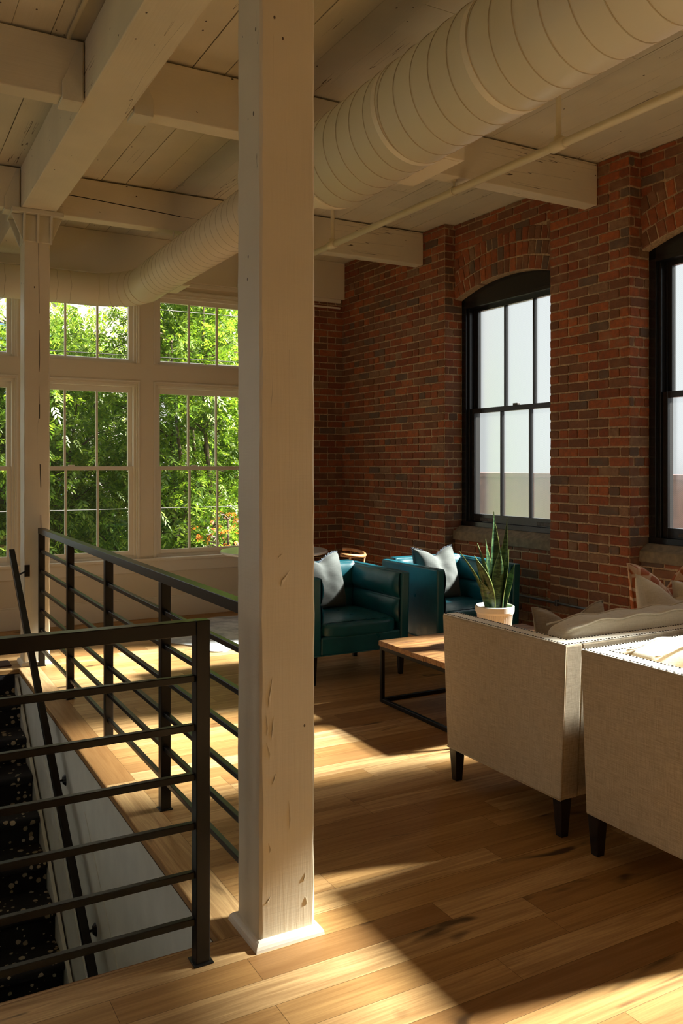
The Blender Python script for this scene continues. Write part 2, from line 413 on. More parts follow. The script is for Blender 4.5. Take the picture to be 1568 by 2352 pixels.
def brick_face(mb, P0, P1, N, z0, z1, skip=None, phase=0, ends=False):
    P0 = Vector(P0); P1 = Vector(P1); L = (P1 - P0).length; U = (P1 - P0).normalized(); N = Vector(N)
    k0 = int(math.floor(z0 / RH))
    for k in range(k0, int(z1 / RH) + 2):
        za, zb = k * RH, (k + 1) * RH
        if zb <= z0 + .02 or za >= z1 - .02: continue
        za = max(za, z0); zb = min(zb, z1)
        head = ((k + phase) % 6 == 0)
        bw = .1025 if head else .205
        off = (0 if (k % 2 == 0) else bw / 2)
        if not head: off = (0 if k % 2 else -.1025)
        u = off if off < 0 else off - bw
        zc = (za + zb) / 2; drift = .004 * math.sin(k * 1.7)
        while u < L:
            a, b = max(u, 0), min(u + bw + (random.uniform(-.003, .003)), L)
            u += bw
            if b - a < .03: continue
            c = P0 + U * ((a + b) / 2) + Vector((0, 0, zc + drift * 0))
            if skip and skip(P0.y + U.y * (a + b) / 2, zc): continue
            ea = 0.0
            brick_block(mb, c, U, N, (b - a) - .0115, (zb - za) - .0125)
mb = MB()
bays = [(5.21, 6.60), (3.015, 4.405), (.815, 2.205), (-1.385, .005), (-3.585, -2.195)]
piers = [(6.60, YF + .15), (4.405, 5.21), (2.205, 3.015), (.005, .815), (-2.195, -1.385), (YB, -3.585)]
NW = (-1, -.0295, 0); IN = .004        # mortar sits 8 mm behind the brick faces
DR = .12; SP = 3.14; RISE = .125; HC = (6.60 - 5.21) / 2
RR = (HC * HC + RISE * RISE) / (2 * RISE)
def arch_z(y, yc, rad=RR): 
    d = rad * rad - (y - yc) ** 2
    return SP + RISE - RR + math.sqrt(max(d, 0))
for (a, b) in piers:
    mb.box(IN, .385, a + IN, b - IN, 0, CZ, 1, T_)
    vis = b > 2.0
    if vis: brick_face(mb, T_(IN - .002, b, 0), T_(IN - .002, a, 0), NW, 0, CZ)
for (a, b) in piers:
    if b < 2.0: continue
    # returns: side faces of the piers toward the bays (face -y on their low-y side, +y on the other)
    for yy, n in ((a, -1), (b, 1)):
        if yy > YF or yy < 2: continue
        depth = .21
        P0, P1 = T_(0.0, yy + IN * -n, 0), T_(depth, yy + IN * -n, 0)
        brick_face(mb, P0, P1, (0, n, 0), 0, CZ, phase=3)
for (a, b) in bays:
    yc = (a + b) / 2; vis = b > 2.5
    mb.box(DR + IN, .385, a, b, 0, .93, 1, T_)                       # spandrel under the sill
    n = 20; prev = None                                              # wall above the arch
    for i in range(n):
        ya, yb = a + (b - a) * i / n, a + (b - a) * (i + 1) / n
        za, zb = arch_z(ya, yc), arch_z(yb, yc)
        P = [T_(DR + IN, ya, za), T_(DR + IN, yb, zb), T_(DR + IN, yb, CZ), T_(DR + IN, ya, CZ)]
        Q = [T_(.385, ya, za), T_(.385, yb, zb), T_(.385, yb, CZ), T_(.385, ya, CZ)]
        mb.add(P + Q, [(0, 1, 2, 3), (7, 6, 5, 4), (0, 4, 5, 1)], 1)
    if not vis: continue
    brick_face(mb, T_(DR + IN - .002, b, 0), T_(DR + IN - .002, a, 0), NW, 0, .86)
    brick_face(mb, T_(DR + IN - .002, b, 0), T_(DR + IN - .002, a, 0), NW, SP + .25, CZ,
               skip=lambda y, z, yc=yc: z - .0 < SP + RISE - RR + math.sqrt(max((RR + .352) ** 2 - (y - yc) ** 2, 0)))
    for ring in range(3):                                            # three rowlock rings of the segmental arch
        r0 = RR + .004 + ring * .125; r1 = r0 + .112
        half = math.asin(min(1, (HC - .002) / (r0 + .02))); nb = int(2 * half * r0 / .077)
        for i in range(nb):
            t0 = -half + 2 * half * (i + .07) / nb; t1 = -half + 2 * half * (i + .93) / nb
            t0 += random.uniform(-.0012, .0012); t1 += random.uniform(-.0012, .0012)
            q = []
            rr0 = r0 + random.uniform(-.004, .004); rr1 = r1 + random.uniform(-.005, .004)
            pr = DR - .004 + random.uniform(-.004, .003)
            for dep in (pr + .004, pr, .235):
                for tt, rr in ((t0, rr0), (t1, rr0), (t1, rr1), (t0, rr1)):
                    s_ = .0 if dep != pr else .004
                    tt2 = tt + (s_ / r0 if tt == t0 else -s_ / r0); rr2 = rr + (s_ if rr == rr0 else -s_)
                    yy = yc + rr2 * math.sin(tt2); zz = SP + RISE - RR + rr2 * math.cos(tt2)
                    yy = min(max(yy, a - .004), b + .004)
                    q.append(T_(dep, yy, zz))
            mb.add(q, [(4, 5, 6, 7), (0, 1, 5, 4), (1, 2, 6, 5), (2, 3, 7, 6), (3, 0, 4, 7), (0, 8, 9, 1), (1, 9, 10, 2), (2, 10, 11, 3), (3, 11, 8, 0)], 0)
# brick return on the far wall
mb.box(4.34, 4.95, YF + IN, YF + .3, 0, CZ, 1)
brick_face(mb, (4.34, YF + IN, 0), (4.78, YF + IN, 0), (0, -1, 0), 0, CZ, phase=2)
# mortar repair patch beside the arch
mb.box(DR - .006, DR + .02, 5.215, 5.27, 3.22, 3.50, 2, T_)
M['patch'] = simple('pale_mortar_patch', (.60, .48, .38), .9, nscale=30, nstr=1)
struct(mb.build('wall_right', [M['brick'], M['mortar'], M['patch']]))

# ------------------------------------------------------------------ brick-wall windows (3 over 3 sashes, segmental head)
def brick_window(idx, a, b, full=True):
    yc = (a + b) / 2; F0 = .205
    root = sempty('window_%d' % idx, T_(F0, yc, .99))
    B = lambda mb_, y0, y1, z0, z1, d0, d1, m=0: mb_.box(d0, d1, y0, y1, z0, z1, m, T_)
    f = MB()
    for s0, s1 in ((a, a + .06), (b - .06, b)): B(f, s0, s1, .985, SP + .02, F0, F0 + .14)
    for s0, s1 in ((a + .06, a + .085), (b - .085, b - .06)): B(f, s0, s1, .985, 3.09, F0 + .025, F0 + .14)
    for s0, s1 in ((a + .085, a + .10), (b - .10, b - .085)): B(f, s0, s1, 1.0, 3.09, F0 + .075, F0 + .14)
    B(f, a, b, .975, 1.02, F0 - .005, F0 + .14)
    n = 16; z0 = 3.075                                               # arched head board
    for i in range(n):
        ya, yb = a + (b - a) * i / n, a + (b - a) * (i + 1) / n
        za, zb = arch_z(ya, yc) - .002, arch_z(yb, yc) - .002
        f.add([T_(F0, ya, z0), T_(F0, yb, z0), T_(F0, yb, zb), T_(F0, ya, za), T_(F0 + .14, ya, z0), T_(F0 + .14, yb, z0), T_(F0 + .14, yb, zb), T_(F0 + .14, ya, za)],
              [(0, 1, 2, 3), (7, 6, 5, 4), (0, 4, 5, 1), (2, 6, 7, 3)])
    B(f, a + .06, b - .06, 3.055, 3.085, F0 - .006, F0 + .1)
    struct(f.build('window_frame', M['black'], root, bevel=.002))
    for nm, z0, z1, d, br, tr in (('upper_sash', 2.055, 3.08, F0 + .085, .045, .055), ('lower_sash', 1.02, 2.095, F0 + .04, .075, .045)):
        s = MB(); x0, x1 = a + .088, b - .088; st = .045
        B(s, x0, x0 + st, z0, z1, d, d + .04); B(s, x1 - st, x1, z0, z1, d, d + .04)
        B(s, x0 + st, x1 - st, z0, z0 + br, d, d + .04); B(s, x0 + st, x1 - st, z1 - tr, z1, d, d + .04)
        gw = (x1 - x0 - 2 * st)
        for k in (1, 2):
            c = x0 + st + gw * k / 3; B(s, c - .011, c + .011, z0 + br, z1 - tr, d + .004, d + .036)
        o = struct(s.build(nm, M['black'], root, bevel=.002))
        p = MB(); p.add([T_(d + .024, x0 + st / 2, z0 + .02), T_(d + .024, x1 - st / 2, z0 + .02), T_(d + .024, x1 - st / 2, z1 - .02), T_(d + .024, x0 + st / 2, z1 - .02)], [(0, 1, 2, 3)])
        struct(p.build('obscured_glass', M['frost'], o))
    if full:
        l_ = MB()
        for c in (b - .32, a + .32): B(l_, c - .09, c + .09, 1.03, 1.062, F0 + .033, F0 + .041)
        struct(l_.build('sash_lift', M['worn'], root, bevel=.003))
        k_ = MB(); B(k_, yc - .03, yc + .03, 2.095, 2.115, F0 + .045, F0 + .08); struct(k_.build('sash_lock', M['worn'], root, bevel=.003))
    s = MB(); s.prism([T_(DR - .035, a + .003, .84), T_(DR - .025, a + .003, .935), T_(F0 + .02, a + .003, .99), T_(.5, a + .003, .985), T_(.5, a + .003, .84)], (-.0295 * -(0), 0, 0)) if False else None
    P = [(DR - .03, .845), (DR - .022, .925), (F0 - .03, .975), (.40, .985), (.40, .845)]
    A_ = [T_(d, a + .002, z) for d, z in P]; B_ = [T_(d, b - .002, z) for d, z in P]
    s.add(A_ + B_, [(4, 3, 2, 1, 0), (5, 6, 7, 8, 9)] + [(i, (i + 1) % 5, 5 + (i + 1) % 5, 5 + i) for i in range(5)])
    struct(s.build('window_sill', M['stone'], root, bevel=.008))
for i, (a, b) in enumerate(bays): brick_window(i + 1, a, b, i < 2)

# ------------------------------------------------------------------ white window wall at the far end
LW = [(1.30, 2.36), (2.56, 3.62), (.14, 1.20), (-1.12, -.06), (-2.38, -1.32), (-3.64, -2.58)]
mb = MB(); XE = 4.36
xs = sorted(LW); cur = XL
zl0, zl1, zu0, zu1 = .61, 2.375, 2.585, 3.31
for a, b in xs + [(XE, XE)]:
    mb.box(cur, a, YF, YF + .2, 0, CZ, 0); cur = b
    if a < XE:
        mb.box(a, b, YF, YF + .2, 0, zl0, 0); mb.box(a, b, YF, YF + .2, zl1, zu0, 0); mb.box(a, b, YF, YF + .2, zu1, CZ, 0)
struct(mb.build('wall_far', M['white']))
mb = MB()   # dado below the windows: baseboard, panel moulding, apron, stool
mb.box(XL, XE, YF - .022, YF, 0, .20); mb.box(XL, XE, YF - .014, YF, .20, .215)
struct(mb.build('baseboard_far', M['trim'], bevel=.003))
mb = MB(); mb.box(XL, XE, YF - .022, YF, .47, .585); mb.box(XL, XE, YF - .065, YF + .02, .585, .612)
mb.box(XL, XE, YF - .012, YF, .465, .47)
struct(mb.build('trim_1', M['trim'], bevel=.004))
mb = MB(); mb.box(XL, 4.7, YF - .03, YF + .0, 3.405, 3.445); mb.box(XL, 4.7, YF - .02, YF, 3.34, 3.36)
struct(mb.build('trim_2', M['trim'], bevel=.003))
def white_window(idx, a, b):
    root = sempty('window_%d' % idx, ((a + b) / 2, YF, zl0))
    for nm, z0, z1 in (('casing', zl0, zl1), ('transom_casing', zu0, zu1)):
        f = MB(); w = .025
        f.box(a - .03, a - .012, YF - .012, YF, z0 - .0, z1 + .02); f.box(b + .012, b + .03, YF - .012, YF, z0, z1 + .02); f.box(a - .03, b + .03, YF - .012, YF, z1 + .02, z1 + .035)
        f.box(a, a + w, YF + .03, YF + .2, z0, z1); f.box(b - w, b, YF + .03, YF + .2, z0, z1)
        f.box(a + w, b - w, YF + .03, YF + .2, z1 - w, z1); f.box(a + w, b - w, YF + .03, YF + .2, z0, z0 + w)
        struct(f.build(nm, M['trim'], root, bevel=.002))
    for nm, z0, z1, d in (('upper_sash', 1.505, zl1 - .025, YF + .095), ('lower_sash', zl0 + .012, 1.545, YF + .05), ('transom_sash', zu0 + .02, zu1 - .02, YF + .07)):
        s = MB(); x0, x1 = a + .02, b - .02; st = .045
        s.box(x0, x0 + st, d, d + .04, z0, z1); s.box(x1 - st, x1, d, d + .04, z0, z1)
        br = {'upper_sash': .03, 'lower_sash': .065, 'transom_sash': .02}[nm]; tr = {'upper_sash': .055, 'lower_sash': .04, 'transom_sash': .05}[nm]
        s.box(x0 + st, x1 - st, d, d + .04, z0, z0 + br); s.box(x0 + st, x1 - st, d, d + .04, z1 - tr, z1)
        gw = x1 - x0 - 2 * st
        for k in (1, 2):
            c = x0 + st + gw * k / 3; s.box(c - .010, c + .010, d + .004, d + .03, z0 + br, z1 - tr)
        o = struct(s.build(nm, M['trim'], root, bevel=.002))
        p = MB(); p.add([(x0 + .02, d + .03, z0 + .01), (x1 - .02, d + .03, z0 + .01), (x1 - .02, d + .03, z1 - .01), (x0 + .02, d + .03, z1 - .01)], [(0, 1, 2, 3)])
        struct(p.build('window_pane', M['clear'], o))
    k = MB(); xc = (a + b) / 2 - .1; k.box(xc - .03, xc + .03, YF + .055, YF + .085, 1.545, 1.56); struct(k.build('sash_lock', M['trim'], root, bevel=.003))
    k = MB(); k.tube([(xc - .045, YF + .048, .655), (xc - .03, YF + .042, .645), (xc + .03, YF + .042, .645), (xc + .045, YF + .048, .655)], .003, 6); struct(k.build('sash_lift', M['trim'], root))
for i, (a, b) in enumerate(LW[:4]): white_window(6 + i, a, b)

# remaining enclosing walls (outside the frame)
mb = MB(); cur = YB
for a, b in ((-.2, 1.2), (2.4, 3.8), (5.0, 6.4)):  # unseen openings, added to let sky light in from the left
    mb.box(XL - .2, XL, cur, a, 0, CZ); mb.box(XL - .2, XL, a, b, 0, .9); mb.box(XL - .2, XL, a, b, 3.0, CZ); cur = b
mb.box(XL - .2, XL, cur, YF + .2, 0, CZ); struct(mb.build('wall_left', M['back']))
mb = MB(); mb.box(XL - .2, 5.3, YB - .2, YB, 0, CZ); struct(mb.build('wall_back', M['back']))

# ------------------------------------------------------------------ timber structure
def column(name, label, x0, x1, y0, y1, cap, seed):
    root = thing(name, label, 'column', ((x0 + x1) / 2, (y0 + y1) / 2, 0))
    rs = random.Random(seed); c = MB(); top = 3.53
    # octagonal-ish section with slightly uneven, chamfered arrises down the length
    nz = 60; ring = []
    for k in range(nz + 1):
        z = top * k / nz; ch = .006 + rs.uniform(0, .004); j = lambda: rs.uniform(-.0016, .0016)
        ring += [(x0 + ch + j(), y0, z), (x1 - ch + j(), y0, z), (x1 + j(), y0 + ch, z), (x1 + j(), y1 - ch, z), (x1 - ch, y1, z), (x0 + ch, y1, z), (x0 + j(), y1 - ch, z), (x0 + j(), y0 + ch, z)]
    F = [(k * 8 + i, k * 8 + (i + 1) % 8, (k + 1) * 8 + (i + 1) % 8, (k + 1) * 8 + i) for k in range(nz) for i in range(8)] + [tuple(range(nz * 8, nz * 8 + 8))]
    c.add(ring, F); c.build('shaft', M['paint_z'], root)
    b = MB(); d = .024; n = 5     # quarter-round shoe moulding
    for (ax, ay, bx, by, nx, ny) in ((x0, y0, x1, y0, 0, -1), (x1, y0, x1, y1, 1, 0), (x1, y1, x0, y1, 0, 1), (x0, y1, x0, y0, -1, 0)):
        tx, ty = (bx - ax), (by - ay); L = math.hypot(tx, ty); tx /= L; ty /= L
        prof = [(0, 0)] + [(d * math.cos(q * PI / 2 / n), d * 1.25 * math.sin(q * PI / 2 / n)) for q in range(n + 1)]
        P = []
        for s_, (px, py) in ((-1, (ax, ay)), (1, (bx, by))):
            for o_, z_ in prof: P.append((px + nx * o_ + tx * s_ * o_, py + ny * o_ + ty * s_ * o_, z_))
        m_ = len(prof); b.add(P, [(i, (i + 1) % m_, m_ + (i + 1) % m_, m_ + i) for i in range(m_)])
    b.build('shoe_moulding', M['trim'], root)
    return root
colA = column('timber_column', 'large cream painted timber column in the foreground, gouged, beside the black railing post', 1.095, 1.292, 2.505, 2.70, True, 3)
# gouges and splinters on the front face (raised slivers and sunk chips)
ch = MB()
for (px, pz, dx, dz, w) in ((1.125, .77, .012, .10, .0035), (1.119, .68, -.004, .07, .003), (1.135, .66, .006, .08, .003), (1.128, .60, -.012, .06, .002), (1.14, .52, .01, .035, .004), (1.17, 1.16, .03, .05, .003), (1.16, 1.25, .012, .015, .003),
                            (1.20, .36, -.004, .10, .003), (1.13, .30, -.006, .035, .003), (1.118, .14, .012, .02, .005), (1.25, .18, .006, .03, .003), (1.26, .10, -.004, .03, .003)):
    ch.add([(px - w, 2.5048, pz), (px + w, 2.5048, pz + .002), (px + dx + w * .3, 2.5048, pz + dz), (px + dx - w * .3, 2.5048, pz + dz * .98), (px, 2.501, pz + dz * .35), (px + dx * .6, 2.502, pz + dz * .7)],
           [(0, 1, 4), (1, 2, 5, 4), (3, 0, 4, 5), (2, 3, 5)])
ch.build('gouge', M['paint_z'], colA)
colB = column('timber_column', 'cracked cream timber column by the far windows at the top of the stairs', 1.045, 1.235, 6.93, 7.13, True, 5)
ck = MB()   # long drying check down its face
z = 3.3; x = 1.15
pts = []
rs = random.Random(2)
while z > .75:
    nz_ = z - rs.uniform(.06, .22); nx_ = x + rs.uniform(-.004, .004) + (.0028 if z < 2.2 else 0)
    if rs.random() < .68:
        w = rs.uniform(.0012, .0032); ck.box(0, 1, 0, 1, 0, 1, 0, lambda a, b, c, x=x, nx_=nx_, z=z, nz_=nz_, w=w: (x + (nx_ - x) * c + (a - .5) * 2 * w, 6.9292 + b * .004, z + (nz_ - z) * c))
    z = nz_; x = nx_
ck.build('drying_crack', M['rubble'], colB)
cp = MB()   # ribbed cast iron cap under the girder
cx_, cy_ = 1.14, 7.03
cp.box(cx_ - .19, cx_ + .19, 6.86, 7.20, 3.495, 3.53); cp.box(cx_ - .102, cx_ + .102, 6.912, 7.148, 3.29, 3.495)
for xx in (-.10, -.0, .10):
    cp.prism([(cx_ + xx - .009, 6.912, 3.28), (cx_ + xx - .009, 6.912, 3.495), (cx_ + xx - .009, 6.868, 3.495), (cx_ + xx - .009, 6.895, 3.28)], (.018, 0, 0))
for sx in (-1, 1):
    for yy in (6.925, 7.12):
        cp.prism([(cx_ + sx * .10, yy, 3.28), (cx_ + sx * .10, yy, 3.495), (cx_ + sx * .19, yy, 3.495)], (0, .018, 0))
cp.build('iron_cap', M['iron_w'], colB, bevel=.004)
cp = MB(); cp.box(1.0, 1.38, 2.43, 2.77, 3.495, 3.53); cp.box(1.09, 1.297, 2.5, 2.705, 3.29, 3.495); cp.build('iron_cap', M['iron_w'], colA, bevel=.004)
GX0, GX1, BZ = 1.02, 1.275, 3.532
for a, b, nm in ((2.62, 7.0, 'cream timber girder overhead running from the near column to the far column'), (7.0, YF, 'short end of cream girder past the far column against the window wall'), (YB, 2.62, 'cream timber girder running behind the viewer from the near column')):
    if a < 0 : 
        g_ = MB(); g_.box(GX0, GX1, a, b - .002, BZ, CZ); o = g_.build('ceiling_girder', M['paint_y'], bevel=.006)
    else:
        g_ = MB(); g_.box(GX0, GX1, a, b - .002, BZ, CZ); o = g_.build('ceiling_girder', M['paint_y'], bevel=.006)
    tag(o, nm, 'girder', 'girders over the columns')
def beam(label, x0, x1, y0, w=.13, bz=BZ, hanger=0):
    T = lambda x, y, z: (x, y, z)
    root = thing('ceiling_beam', label, 'beam', ((x0 + x1) / 2, y0, bz), 'cross beams under the board ceiling')
    m = MB(); m.box(x0, x1, y0, y0 + w, bz, CZ - .012); m.build('timber', M['paint_x'], root, bevel=.006)
    if hanger:
        hx = GX0 if hanger < 0 else GX1; s = hanger; h = MB()
        # stirrup: strap narrowing upward on the front face and a seat under the beam
        y1 = y0 - .008
        a, b = hx + s * .012, hx + s * .12
        y1 -= .006
        h.prism([(a, y1, bz - .02), (b, y1, bz - .02), (b, y1, bz + .08), (b - s * .012, y1, bz + .10), (hx + s * .03, y1, CZ - .02), (a, y1, CZ - .02)], (0, .014, 0))
        h.box(min(a, b), max(a, b), y1 + .0145, y0 + w + .008, bz - .02, bz - .001)
        h.build('iron_hanger', M['iron_w'], root, bevel=.002)
    return root
beam('cream cross beam left of the girder, nearest, hung in an iron stirrup at top left', XL, GX0 - .002, 4.70, hanger=-1)
beam('cream cross beam right of the girder passing over the big duct to the middle brick pier', GX1 + .002, 4.84, 4.70, hanger=1)
beam('cream cross beam behind the far column cap on the left', XL, GX0 - .002, 6.93, hanger=-1)
beam('split cream cross beam from the far column to the brick pier left of the window', GX1 + .002, 4.775, 6.93)
beam('cream cross beam overhead at the near column, right side', GX1 + .002, 4.9, 2.50)
beam('cream cross beam overhead at the near column, left side', XL, GX0 - .002, 2.50)
o = MB().box(XL, 4.735, YF - .06, YF, 3.445, CZ).build('header_beam', M['white'], bevel=.004); tag(o, 'smooth white header beam along the ceiling above the far windows', 'beam')
sp_ = MB(); x = 1.3; z = 3.70; rs = random.Random(9)       # long split in the second right-hand beam
while x < 3.2:
    nx_ = x + rs.uniform(.12, .3); nz_ = z + rs.uniform(-.014, .010); w = .0035 if rs.random() < .7 else .0012
    sp_.box(0, 1, 0, 1, 0, 1, 0, lambda a, b, c, x=x, nx_=nx_, z=z, nz_=nz_, w=w: (x + (nx_ - x) * a, 6.9293 + b * .003, z + (nz_ - z) * a + (c - .5) * 2 * w)); x = nx_; z = nz_
par = [q for q in bpy.data.objects if q.get('label', '').startswith('split cream')][0]
sp_.build('split_crack', M['rubble'], par)

# ------------------------------------------------------------------ ducts and pipes
root = thing('spiral_duct', 'fat cream spiral duct under the ceiling, turning left at the far windows', 'duct', (2.33, 4.0, 3.28))
DX, DZ, DRr = 2.33, 3.275, .25
m = MB(); m.tube([(DX, YB + .1, DZ), (DX, 4.25, DZ)], DRr, 64, caps=True); m.build('large_duct', M['duct'], root, smooth=True).data
m = MB(); k = 12; m.tube([(DX - .03 * i / k, 4.25 + .34 * i / k, DZ + .012 * i / k) for i in range(k + 1)], [DRr + (.182 - DRr) * (.5 - .5 * math.cos(PI * i / k)) for i in range(k + 1)], 64); m.build('reducer', M['duct'], root, smooth=True)
m = MB(); path = [(2.30, 4.58, 3.287), (2.25, 7.45, 3.245)]; rad = [.182, .168]
ex, ey, er = 2.25, 7.75, .42
for i in range(0, 11):
    a = PI / 2 * i / 10; path.append((ex - er + er * math.cos(a), ey + er * math.sin(a) - .0, 3.24 - .02 * i / 10)); rad.append(.168 - .016 * i / 10)
path.append((XL + .1, ey + er, 3.22)); rad.append(.15)
m.tube(path, rad, 56); m.build('small_duct', M['duct'], root, smooth=True)
def helix(path_fn, y0, y1, pitch, n=48, r=.0022):
    k = int((y1 - y0) / pitch * n); pts = []
    for i in range(k + 1):
        s_ = i / k; y = y0 + (y1 - y0) * s_; cx0, cz0, R = path_fn(s_); a = 2 * PI * (y - y0) / pitch
        pts.append((cx0 + R * math.cos(a), y, cz0 + R * math.sin(a)))
    return pts
m = MB(); m.tube(helix(lambda s_: (DX, DZ, DRr + .0005), .2, 4.25, .136), .0026, 5, caps=False)
m.build('spiral_seam', M['seam'], root, smooth=True)
m = MB(); m.tube(helix(lambda s_: (2.30 - .05 * s_, 3.287 - .042 * s_, .1825 - .014 * s_), 4.6, 7.45, .105), .0016, 5, caps=False)
m.build('spiral_seam', M['seam'], root, smooth=True)
for i in (1, 3, 5, 7, 9):      # gore rings of the elbow
    m = MB()
    a = PI / 2 * i / 10; c = Vector((ex - er + er * math.cos(a), ey + er * math.sin(a), 3.24 - .02 * i / 10)); tdir = Vector((-math.sin(a), math.cos(a), 0)); u = Vector((tdir.y, -tdir.x, 0)); R = .1695 - .016 * i / 10
    m.tube([c + (u * math.cos(q * PI / 20) + Vector((0, 0, 1)) * math.sin(q * PI / 20)) * R for q in range(40)], .004, 6, closed=True)
    m.build('gore_ring', M['duct'], root, smooth=True)
for xx in (1.62, 1.50, 1.30, 1.05, .85, .6, .3, 0, -.4):
    m = MB(); m.tube([(xx + .004 * math.sin(q), ey + er + .151 * math.cos(q * PI / 20), 3.22 + .151 * math.sin(q * PI / 20)) for q in range(40)], .0025, 5, closed=True)
    m.build('seam_ring', M['seam'], root, smooth=True)
for yy in (1.62, 2.72, 3.42):      # coupling bands
    m = MB(); m.tube([(DX, yy, DZ), (DX, yy + .035, DZ)], DRr + .004, 64)
    m.build('coupling_band', M['duct'], root, smooth=False)
for nm, a in (('supply_grille', (2.36, 2.69, 3.53, 4.0, 3.13, 3.26)), ('supply_grille', (2.30, 2.52, 7.32, 7.72, 3.17, 3.28))):
    m = MB(); m.box(*a); m.box(a[0] + .02, a[1] - .02, a[2] + .02, a[3] - .02, a[4] - .004, a[4]); m.build(nm, M['duct'], root, bevel=.003)
m = MB(); m.tube([(2.25, 6.98, 3.40), (2.25, 6.98, 3.535)], .006, 8); m.tube([(2.255, 6.9, 3.27), (2.25, 6.9, 3.56)], .02, 10) if False else None; m.build('hanger_rod', M['iron_w'], root)

root = thing('sprinkler_pipe', 'thin cream sprinkler pipe with couplings running below the beams beside the brick wall', 'pipe', (3.56, 4.7, 3.455))
def PX(y): return 3.545 - .034 * (y - 4.7)
m = MB(); m.tube([(PX(YB + .1), YB + .1, 3.455), (PX(YF - .1), YF - .1, 3.455)], .026, 20); m.build('pipe_run', M['pipe'], root, smooth=True)
for yy in (3.78, 6.43):
    m = MB(); m.tube([(PX(yy), yy, 3.45), (PX(yy), yy, CZ)], .017, 16); m.lathe([(.03, -.004), (.03, 0)], (PX(yy), yy, CZ), 20); m.build('riser', M['pipe'], root, smooth=False)
    m = MB(); m.tube([(PX(yy) , yy - .055, 3.455), (PX(yy), yy - .05, 3.455), (PX(yy), yy + .05, 3.455), (PX(yy), yy + .055, 3.455)], [.029, .036, .036, .029], 20)
    m.tube([(PX(yy), yy, 3.455), (PX(yy), yy, 3.505), (PX(yy), yy, 3.51)], [.03, .028, .02], 16); m.build('tee_fitting', M['pipe'], root, smooth=True)
m = MB(); yy = 4.765; m.tube([(PX(yy) + .031 * math.cos(q * PI / 12), yy, 3.455 + .031 * math.sin(q * PI / 12)) for q in range(24)], .004, 6, closed=True); m.tube([(PX(yy), yy, 3.485), (PX(yy), yy, 3.53)], .008, 8); m.lathe([(.02, -.012), (.02, 0)], (PX(yy), yy, 3.532), 16)
m.build('pipe_clamp', M['iron_w'], root)
def conduit(label, pts, r, mat, clips):
    rt = thing('conduit', label, 'conduit', pts[0]); m = MB(); P = [Vector(p) for p in pts]; path = [P[0]]
    for i in range(1, len(P) - 1):
        a, b, c = P[i - 1], P[i], P[i + 1]; d1 = (a - b).normalized() * min(.05, (a - b).length / 2); d2 = (c - b).normalized() * min(.05, (c - b).length / 2)
        for q in range(6): s_ = q / 5; path.append((b + d1) * (1 - s_) ** 2 + b * 2 * s_ * (1 - s_) + (b + d2) * s_ ** 2)
    path.append(P[-1]); m.tube(path, r, 10); m.build('tubing', mat, rt, smooth=True)
    for c in clips: k = MB(); k.box(c[0] - .018, c[0] + .018, c[1] - .018, c[1] + .018, c[2] - r - .004, c[2] + r); k.build('strap', mat, rt, bevel=.003)
    return rt
conduit('thin cream conduit bent along the ceiling boards right of the big duct', [(2.9, 2.95, 3.843), (3.33, 2.95, 3.843), (3.33, 4.62, 3.843), (3.33, 4.68, 3.80)], .011, M['pipe'], [(3.33, 4.45, 3.843), (3.33, 3.9, 3.843)])
conduit('thin cream conduit crossing the ceiling boards between the column and the big duct', [(1.3, 3.05, 3.845), (2.6, 3.05, 3.845)], .012, M['pipe'], [(1.95, 3.05, 3.845)])
conduit('thin pale conduit along the ceiling left of the girder', [(.93, 2.65, 3.845), (.93, 4.68, 3.845)], .012, M['pipe'], [(.93, 3.6, 3.845)])
rt = thing('conduit', 'dark metal conduit running low along the brick wall behind the plant', 'conduit', T_(-.012, 4.4, .44))
m = MB(); m.tube([T_(-.013, 6.5, .47), T_(-.013, 5.2, .45), T_(-.013, 3.3, .425), T_(-.013, 1.0, .42)], .011, 10); m.build('tubing', M['metal_c'], rt, smooth=True)
for yy in (5.12, 4.5): m = MB(); m.box(-.026, .002, yy - .012, yy + .012, .425, .475, 0, T_); m.build('strap', M['metal_c'], rt, bevel=.003)

# ------------------------------------------------------------------ stairwell
mb = MB(); mb.box(OX1, OX1 + .15, OY0 - .1, OY1 + .1, -3.2, -.30)
struct(mb.build('wall_stairwell_right', M['stairwall']))
mb = MB(); mb.box(OX0 - .15, OX0, OY0 - .1, OY1 + .1, -3.2, -.30); struct(mb.build('wall_stairwell_left', M['stairwall']))
mb = MB(); mb.box(OX0 - .15, OX1 + .15, OY0 - .12, OY0, -3.2, -.30); struct(mb.build('wall_stairwell_near', M['stairwall']))
mb = MB(); mb.box(OX0 - .15, OX1 + .15, OY1, OY1 + .12, -3.2, -.30); struct(mb.build('wall_stairwell_far', M['stairwall']))
mb = MB(); mb.box(OX0 - .15, OX1 + .15, OY0 - .12, OY1 + .1, -3.3, -3.2); struct(mb.build('floor_lower', M['stairwall']))
mb = MB()   # thin seams and moulding on the stair wall
for (ya, za, yb, zb) in ((5.9, -.62 + .3, 2.7, -2.6 + .3), (4.6, -.30, 3.0, -1.4)):
    mb.box(0, 1, 0, 1, 0, 1, 0, lambda a, b, c, ya=ya, za=za, yb=yb, zb=zb: (OX1 - .004 + .006 * a, ya + (yb - ya) * b, za + (zb - za) * b + .01 * c))
struct(mb.build('trim_3', M['stairwall']))
rt = thing('carpeted_staircase', 'flight of stairs going down on the left in black carpet speckled with cream', 'stairs', (.44, 6.86, -.03))
NS = 15; TR, RS = .267, .18
